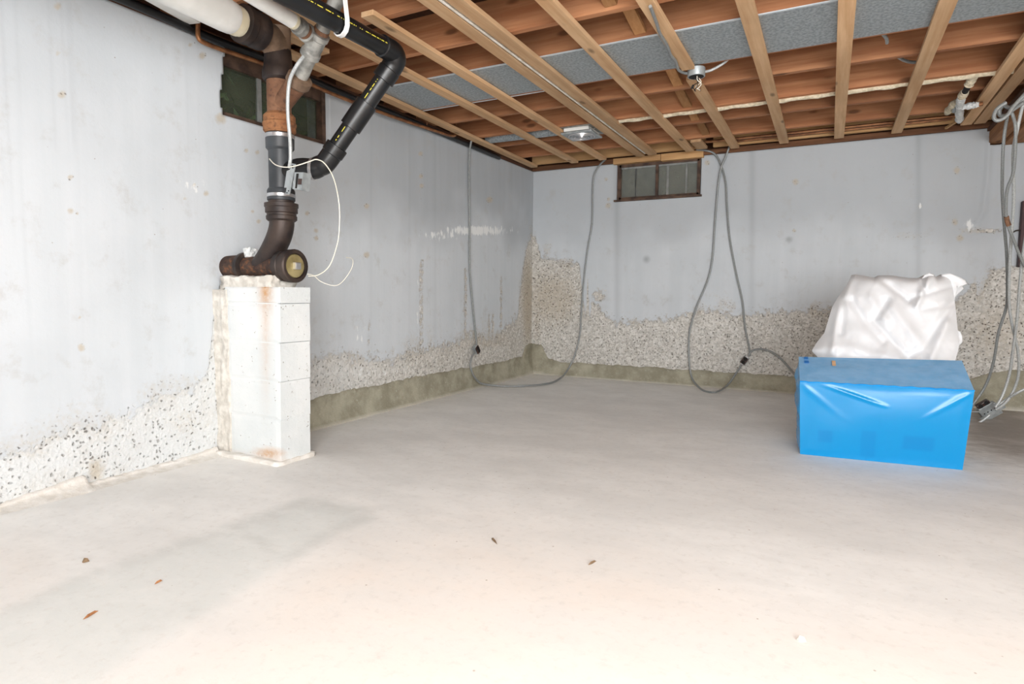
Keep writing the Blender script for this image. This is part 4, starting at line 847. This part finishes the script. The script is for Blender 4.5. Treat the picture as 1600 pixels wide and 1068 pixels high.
def add_face(P, nrm_, fn, dst, pr=None):
    nu, nv = P.shape[:2]; u = np.linspace(0, 1, nu)[:, None] * np.ones((1, nv)); v = np.linspace(0, 1, nv)[None, :] * np.ones((nu, 1))
    e = np.minimum.reduce([sstep(0, .06, u), sstep(0, .06, 1 - u), sstep(0, .1, v), sstep(0, .1, 1 - v)])
    Q = P + (fn(u, v) * e)[..., None] * np.array(nrm_)
    k = len(bm_v); bm_v.extend(Q.reshape(-1, 3).tolist())
    for i in range(nu - 1):
        for j in range(nv - 1): bm_f.append((k + i * nv + j, k + (i + 1) * nv + j, k + (i + 1) * nv + j + 1, k + i * nv + j + 1))
    dust.extend((np.ones(nu * nv) * dst).tolist()); prt.extend((pr(u, v).reshape(-1) if pr else np.zeros(nu * nv)).tolist())
def seg(u, v, a, b):
    a = np.array(a); b = np.array(b); d = b - a; t = np.clip(((u - a[0]) * d[0] + (v - a[1]) * d[1]) / (d @ d), 0, 1)
    return np.hypot((u - a[0] - t * d[0]) * 1.8, v - a[1] - t * d[1]), t
def front(u, v):
    h = 0.012 * np.sin(np.pi * u) * np.sin(np.pi * v) + (fbm(u * 2, v * 1.5, 71, 2) - .5) * .012
    d, t = seg(u, v, (.14, .98), (.55, .72)); h = h + .011 * np.exp(-(d / .018) ** 2) * np.sin(np.pi * np.clip(t * .9 + .1, 0, 1))
    d, t = seg(u, v, (.97, .95), (.70, .55)); h = h + .007 * np.exp(-(d / .03) ** 2) * (1 - t)
    d, t = seg(u, v, (.02, .95), (.3, .5)); h = h + .003 * np.exp(-(d / .04) ** 2) * (1 - t)
    d, t = seg(u, v, (.5, 1), (.51, 0)); h = h + .0015 * np.exp(-(d / .006) ** 2)
    return h
def prints(u, v):
    r = lambda a, b, c, d: sstep(a - .008, a + .008, u) * sstep(b + .008, b - .008, u) * sstep(c - .012, c + .012, v) * sstep(d + .012, d - .012, v)
    return np.maximum.reduce([r(.12, .21, .2, .36), r(.39, .48, .05, .40) * .8, r(.64, .82, .2, .38)])
add_face(face_grid(fl0, fr0, ftr, ftl, 90, 56), (0.1, -1, 0), front, 0.0, prints)
add_face(face_grid(ftl, ftr, rtr, rtl, 90, 40), (0, -.3, .95), lambda u, v: (fbm(u * 4, v * 2, 75) - .5) * .012 + .002 * np.exp(-((u - .55) / .006) ** 2), 1.0)
add_face(face_grid(rbl, fl0, ftl, rtl, 36, 56), (-1, 0, 0), lambda u, v: .02 * np.sin(np.pi * u) + (fbm(u * 3, v * 5, 77) - .5) * .04, 0.1)
add_face(face_grid(fr0, rbr, rtr, ftr, 36, 56), (1, 0, 0), lambda u, v: -.01 * np.sin(np.pi * u) + (fbm(u * 3, v * 5, 79) - .5) * .04, 0.1)
add_face(face_grid(rbr, rbl, rtl, rtr, 60, 40), (0, 1, 0), lambda u, v: (fbm(u * 3, v * 3, 81) - .5) * .02, 0.1)
me = bpy.data.meshes.new('plastic_wrap'); me.from_pydata(bm_v, [], bm_f); me.update()
for n_, arr in (('dust', dust), ('print', prt)):
    at = me.attributes.new(n_, 'FLOAT', 'POINT'); at.data.foreach_set('value', np.array(arr, np.float32))
me.polygons.foreach_set('use_smooth', [True] * len(me.polygons)); me.materials.append(M['blue'])
wrap = bpy.data.objects.new('plastic_wrap', me); COL.objects.link(wrap); adopt(wrap, bxt)
# folded welts along the top edges and the right corner
M['bluefold'] = simple('blue_fold', lin(10, 140, 218), lin(30, 156, 230), 9, 0.18, 0, 0.003)
pts = [ftl.lerp(ftr, k / 30) + Vector((0, -.002 + .002 * math.sin(k * 1.7), .001 + .002 * math.sin(k * 2.3))) for k in range(31)]
part(MB().tube(pts, [.003 + .0015 * random.random() for k in pts], 8, 2), 'top_fold', M['bluefold'], bxt)
n_top = (ftr - ftl).cross(rtl - ftl).normalized()
def topp(a, b): return ftl.lerp(ftr, a).lerp(rtl.lerp(rtr, a), b) + n_top * .007
M['tape'] = simple('peeled_sticker', lin(214, 170, 130), lin(230, 196, 160), 40, 0.8)
M['bluedark'] = simple('clean_blue_mark', lin(0, 112, 196), lin(0, 122, 204), 9, 0.3)
mk = lambda a0, a1, b0, b1: MB().hexa([topp(a0, b0), topp(a1, b0), topp(a1, b1), topp(a0, b1)] + [topp(*ab) + n_top * .001 for ab in ((a0, b0), (a1, b0), (a1, b1), (a0, b1))])
part(mk(.215, .238, .62, .82), 'torn_label', M['tape'], bxt)
part(mk(.035, .062, .86, .95), 'wiped_mark', M['bluedark'], bxt); part(mk(.035, .065, .70, .79), 'wiped_mark', M['bluedark'], bxt)

# ------------------------------------------------------------------ white plastic sheet draped over something upright
sh = thing('draped_plastic_sheet', (3.25, -1.5, 0), 'crumpled white plastic sheet draped over an upright object behind the blue box', 'plastic sheet')
# outline in the photograph (left edge, right edge) per row
rows = [428, 434, 440, 452, 466, 480, 500, 520, 535, 548, 562, 590, 630]
Ledge = [1330, 1328, 1325, 1318, 1308, 1300, 1294, 1288, 1276, 1268, 1282, 1284, 1286]
Redge = [1480, 1484, 1486, 1489, 1491, 1493, 1495, 1497, 1499, 1497, 1493, 1490, 1490]
nv, nu = 90, 130
vv = np.linspace(428, 648, nv); ll = np.interp(vv, rows, Ledge); rr = np.interp(vv, rows, Redge)
Pf = np.zeros((nu, nv, 3))
def crease(u, v, pts, wd, amp):
    d = sdist(u, v, pts); return amp * np.exp(-(d / wd) ** 2)
Ug = np.zeros((nu, nv)); Vg = np.zeros((nu, nv)); A_ = np.linspace(0, 1, nu)
topv = pl(1330 + A_ * 150, [(1328, 430), (1337, 428), (1352, 431), (1366, 433), (1372, 430), (1395, 430), (1420, 434), (1434, 434), (1448, 427), (1456, 426), (1462, 432), (1472, 427), (1486, 427)])
for j in range(nv): 
    Ug[:, j] = ll[j] + (rr[j] - ll[j]) * A_; Vg[:, j] = vv[j] + (topv - 428) * max(0, 1 - j / 14)
dep = -1.50 - 0.30 * ((Vg - 428) / 120) ** 0.8 * np.clip(1, 0, 1)
dep = dep + 0.10 * (np.abs(A_ - .5) * 2)[:, None] ** 5                 # wraps round at both sides
dep = dep + 0.10 * np.exp(-(Vg - topv[:, None]) / 3.0)                 # and over the top
f_ = (crease(Ug, Vg, [(1370, 432), (1420, 468)], 5, .03) + crease(Ug, Vg, [(1420, 468), (1490, 445)], 4, .02) - crease(Ug, Vg, [(1395, 480), (1440, 540)], 10, .03) + crease(Ug, Vg, [(1385, 470), (1365, 500), (1400, 540), (1425, 565)], 6, .03)
      + crease(Ug, Vg, [(1332, 470), (1350, 500), (1380, 535)], 6, .028) - crease(Ug, Vg, [(1330, 430), (1310, 500), (1300, 550)], 7, .03) + crease(Ug, Vg, [(1490, 470), (1470, 500), (1440, 545), (1420, 556)], 7, .035) - crease(Ug, Vg, [(1480, 505), (1455, 560)], 8, .03)
      - crease(Ug, Vg, [(1455, 430), (1440, 460), (1432, 480)], 6, .04) + crease(Ug, Vg, [(1440, 440), (1446, 455)], 4, .03) - crease(Ug, Vg, [(1360, 465), (1385, 500)], 7, .02) + crease(Ug, Vg, [(1318, 470), (1312, 520)], 6, .03)
      + crease(Ug, Vg, [(1430, 485), (1490, 475)], 4, .012) - crease(Ug, Vg, [(1275, 545), (1320, 540), (1380, 556)], 8, .02))
dep = dep + f_ * .9 + (fbm(Ug / 40, Vg / 40, 91, 2) - .5) * .05 + (fbm(Ug / 9, Vg / 9, 93, 2) - .5) * .006
dep = np.maximum(dep, -1.84)
for i in range(nu):
    for j in range(nv):
        p = on(Ug[i, j], Vg[i, j], 1, dep[i, j]); Pf[i, j] = p
Pf[..., 2] = np.maximum(Pf[..., 2], 0.006)
bk = Pf.copy(); bk[..., 1] = np.maximum(-1.02 - 0.0 * bk[..., 2], Pf[..., 1] + .12) + (fbm(Ug / 20, Vg / 20, 97) - .5) * .05
xcn = bk[..., 0].mean(); bk[..., 0] = xcn + (bk[..., 0] - xcn) * .96
V_ = np.concatenate([Pf.reshape(-1, 3), bk.reshape(-1, 3)]); F_ = []; N = nu * nv
for i in range(nu - 1):
    for j in range(nv - 1):
        a = i * nv + j; F_ += [(a, a + nv, a + nv + 1, a + 1), (N + a + 1, N + a + nv + 1, N + a + nv, N + a)]
for i in range(nu - 1):
    a = i * nv; F_.append((a, N + a, N + a + nv, a + nv)); a = i * nv + nv - 1; F_.append((a, a + nv, N + a + nv, N + a))
for j in range(nv - 1):
    a = j; F_.append((a, a + 1, N + a + 1, N + a)); a = (nu - 1) * nv + j; F_.append((a + 1, a, N + a, N + a + 1))
me = bpy.data.meshes.new('sheet'); me.from_pydata(V_.tolist(), [], F_); me.update()
bm = bmesh.new(); bm.from_mesh(me); bmesh.ops.recalc_face_normals(bm, faces=bm.faces); bm.to_mesh(me); bm.free()
me.polygons.foreach_set('use_smooth', [True] * len(me.polygons)); me.set_sharp_from_angle(angle=math.radians(60)); me.materials.append(M['poly'])
o = bpy.data.objects.new('sheet', me); COL.objects.link(o); adopt(o, sh)
def flap(name, outline, y, amp):
    # loose hanging corner of the sheet: curved patch with thickness, fanned from its centre
    ps = [on(u, v, 1, y) for u, v in outline]; c = sum(ps, Vector()) / len(ps); n = 6; mb = MB(); vs = []; fs = []
    for k in range(n + 1):
        t = k / n
        for i, p in enumerate(ps):
            q_ = c.lerp(p, t); vs.append(q_ + Vector((0, amp * math.sin(3.1 * t + i * .9) * t - .03 * (1 - t), 0)))
    m = len(ps)
    for k in range(n):
        for i in range(m): fs.append((k * m + i, k * m + (i + 1) % m, (k + 1) * m + (i + 1) % m, (k + 1) * m + i))
    o = mb.add(vs, fs, True).build(name, M['poly'], sharp=70); md = o.modifiers.new('s', 'SOLIDIFY'); md.thickness = .004
    return adopt(o, sh)
flap('loose_flap', [(1470, 428), (1484, 427), (1497, 432), (1508, 437), (1513, 443), (1505, 447), (1507, 451), (1498, 458), (1492, 465), (1488, 480), (1480, 460)], -1.44, .012)
flap('loose_flap', [(1494, 515), (1500, 518), (1503, 525), (1504, 534), (1500, 540), (1496, 545), (1492, 550), (1488, 530)], -1.56, .012)
flap('knot', [(1440, 436), (1444, 429), (1452, 426), (1459, 428), (1462, 436), (1456, 446), (1446, 456), (1442, 448)], -1.50, .01)

# ------------------------------------------------------------------ litter on the floor
def splinter(u0, v0, u1, v1, wd, label, mat='splinter', cat='wood splinter'):
    a = Fl(u0, v0, .006); b = Fl(u1, v1, .006); d = (b - a); s_ = d.cross(Vector((0, 0, 1))).normalized() * wd
    m_ = a.lerp(b, .5); up = Vector((0, 0, wd * .9)); dn_ = Vector((0, 0, -.005))
    mb = MB().add([a + dn_, a.lerp(b, .25) + s_ + dn_, m_ + s_ * .9 + dn_, b + dn_, m_ - s_ + dn_, a.lerp(b, .2) - s_ * .8 + dn_, a.lerp(b, .3) + up, a.lerp(b, .75) + up * .8],
                  [(0, 1, 6), (1, 2, 7, 6), (2, 3, 7), (3, 4, 7), (4, 5, 6, 7), (5, 0, 6), (5, 4, 3, 2, 1, 0)])
    tag(mb.build({'wood splinter': 'wood_splinter', 'leaf': 'dry_leaf'}.get(cat, 'mortar_chip'), M[mat]), label, cat)
splinter(129, 965, 154, 951, .0028, 'longest orange wood splinter, lying on grey floor patch')
splinter(128, 875, 140, 874, .009, 'small dry brown leaf lying on the floor near left wall', 'leafdry', 'leaf')
splinter(919, 880, 932, 874, .003, 'dark bent wood sliver on the open floor before the blue box', 'leafdry')
splinter(241, 910, 254, 904, .002, 'thin pale splinter on the grey floor patch', 'splinter')
splinter(1244, 996, 1260, 999, .009, 'crumbly beige chip on the warm toned floor', 'mortar', 'mortar chip')
splinter(768, 838, 777, 848, .004, 'thin grey sliver beyond the end of floor patch', 'leafdry')
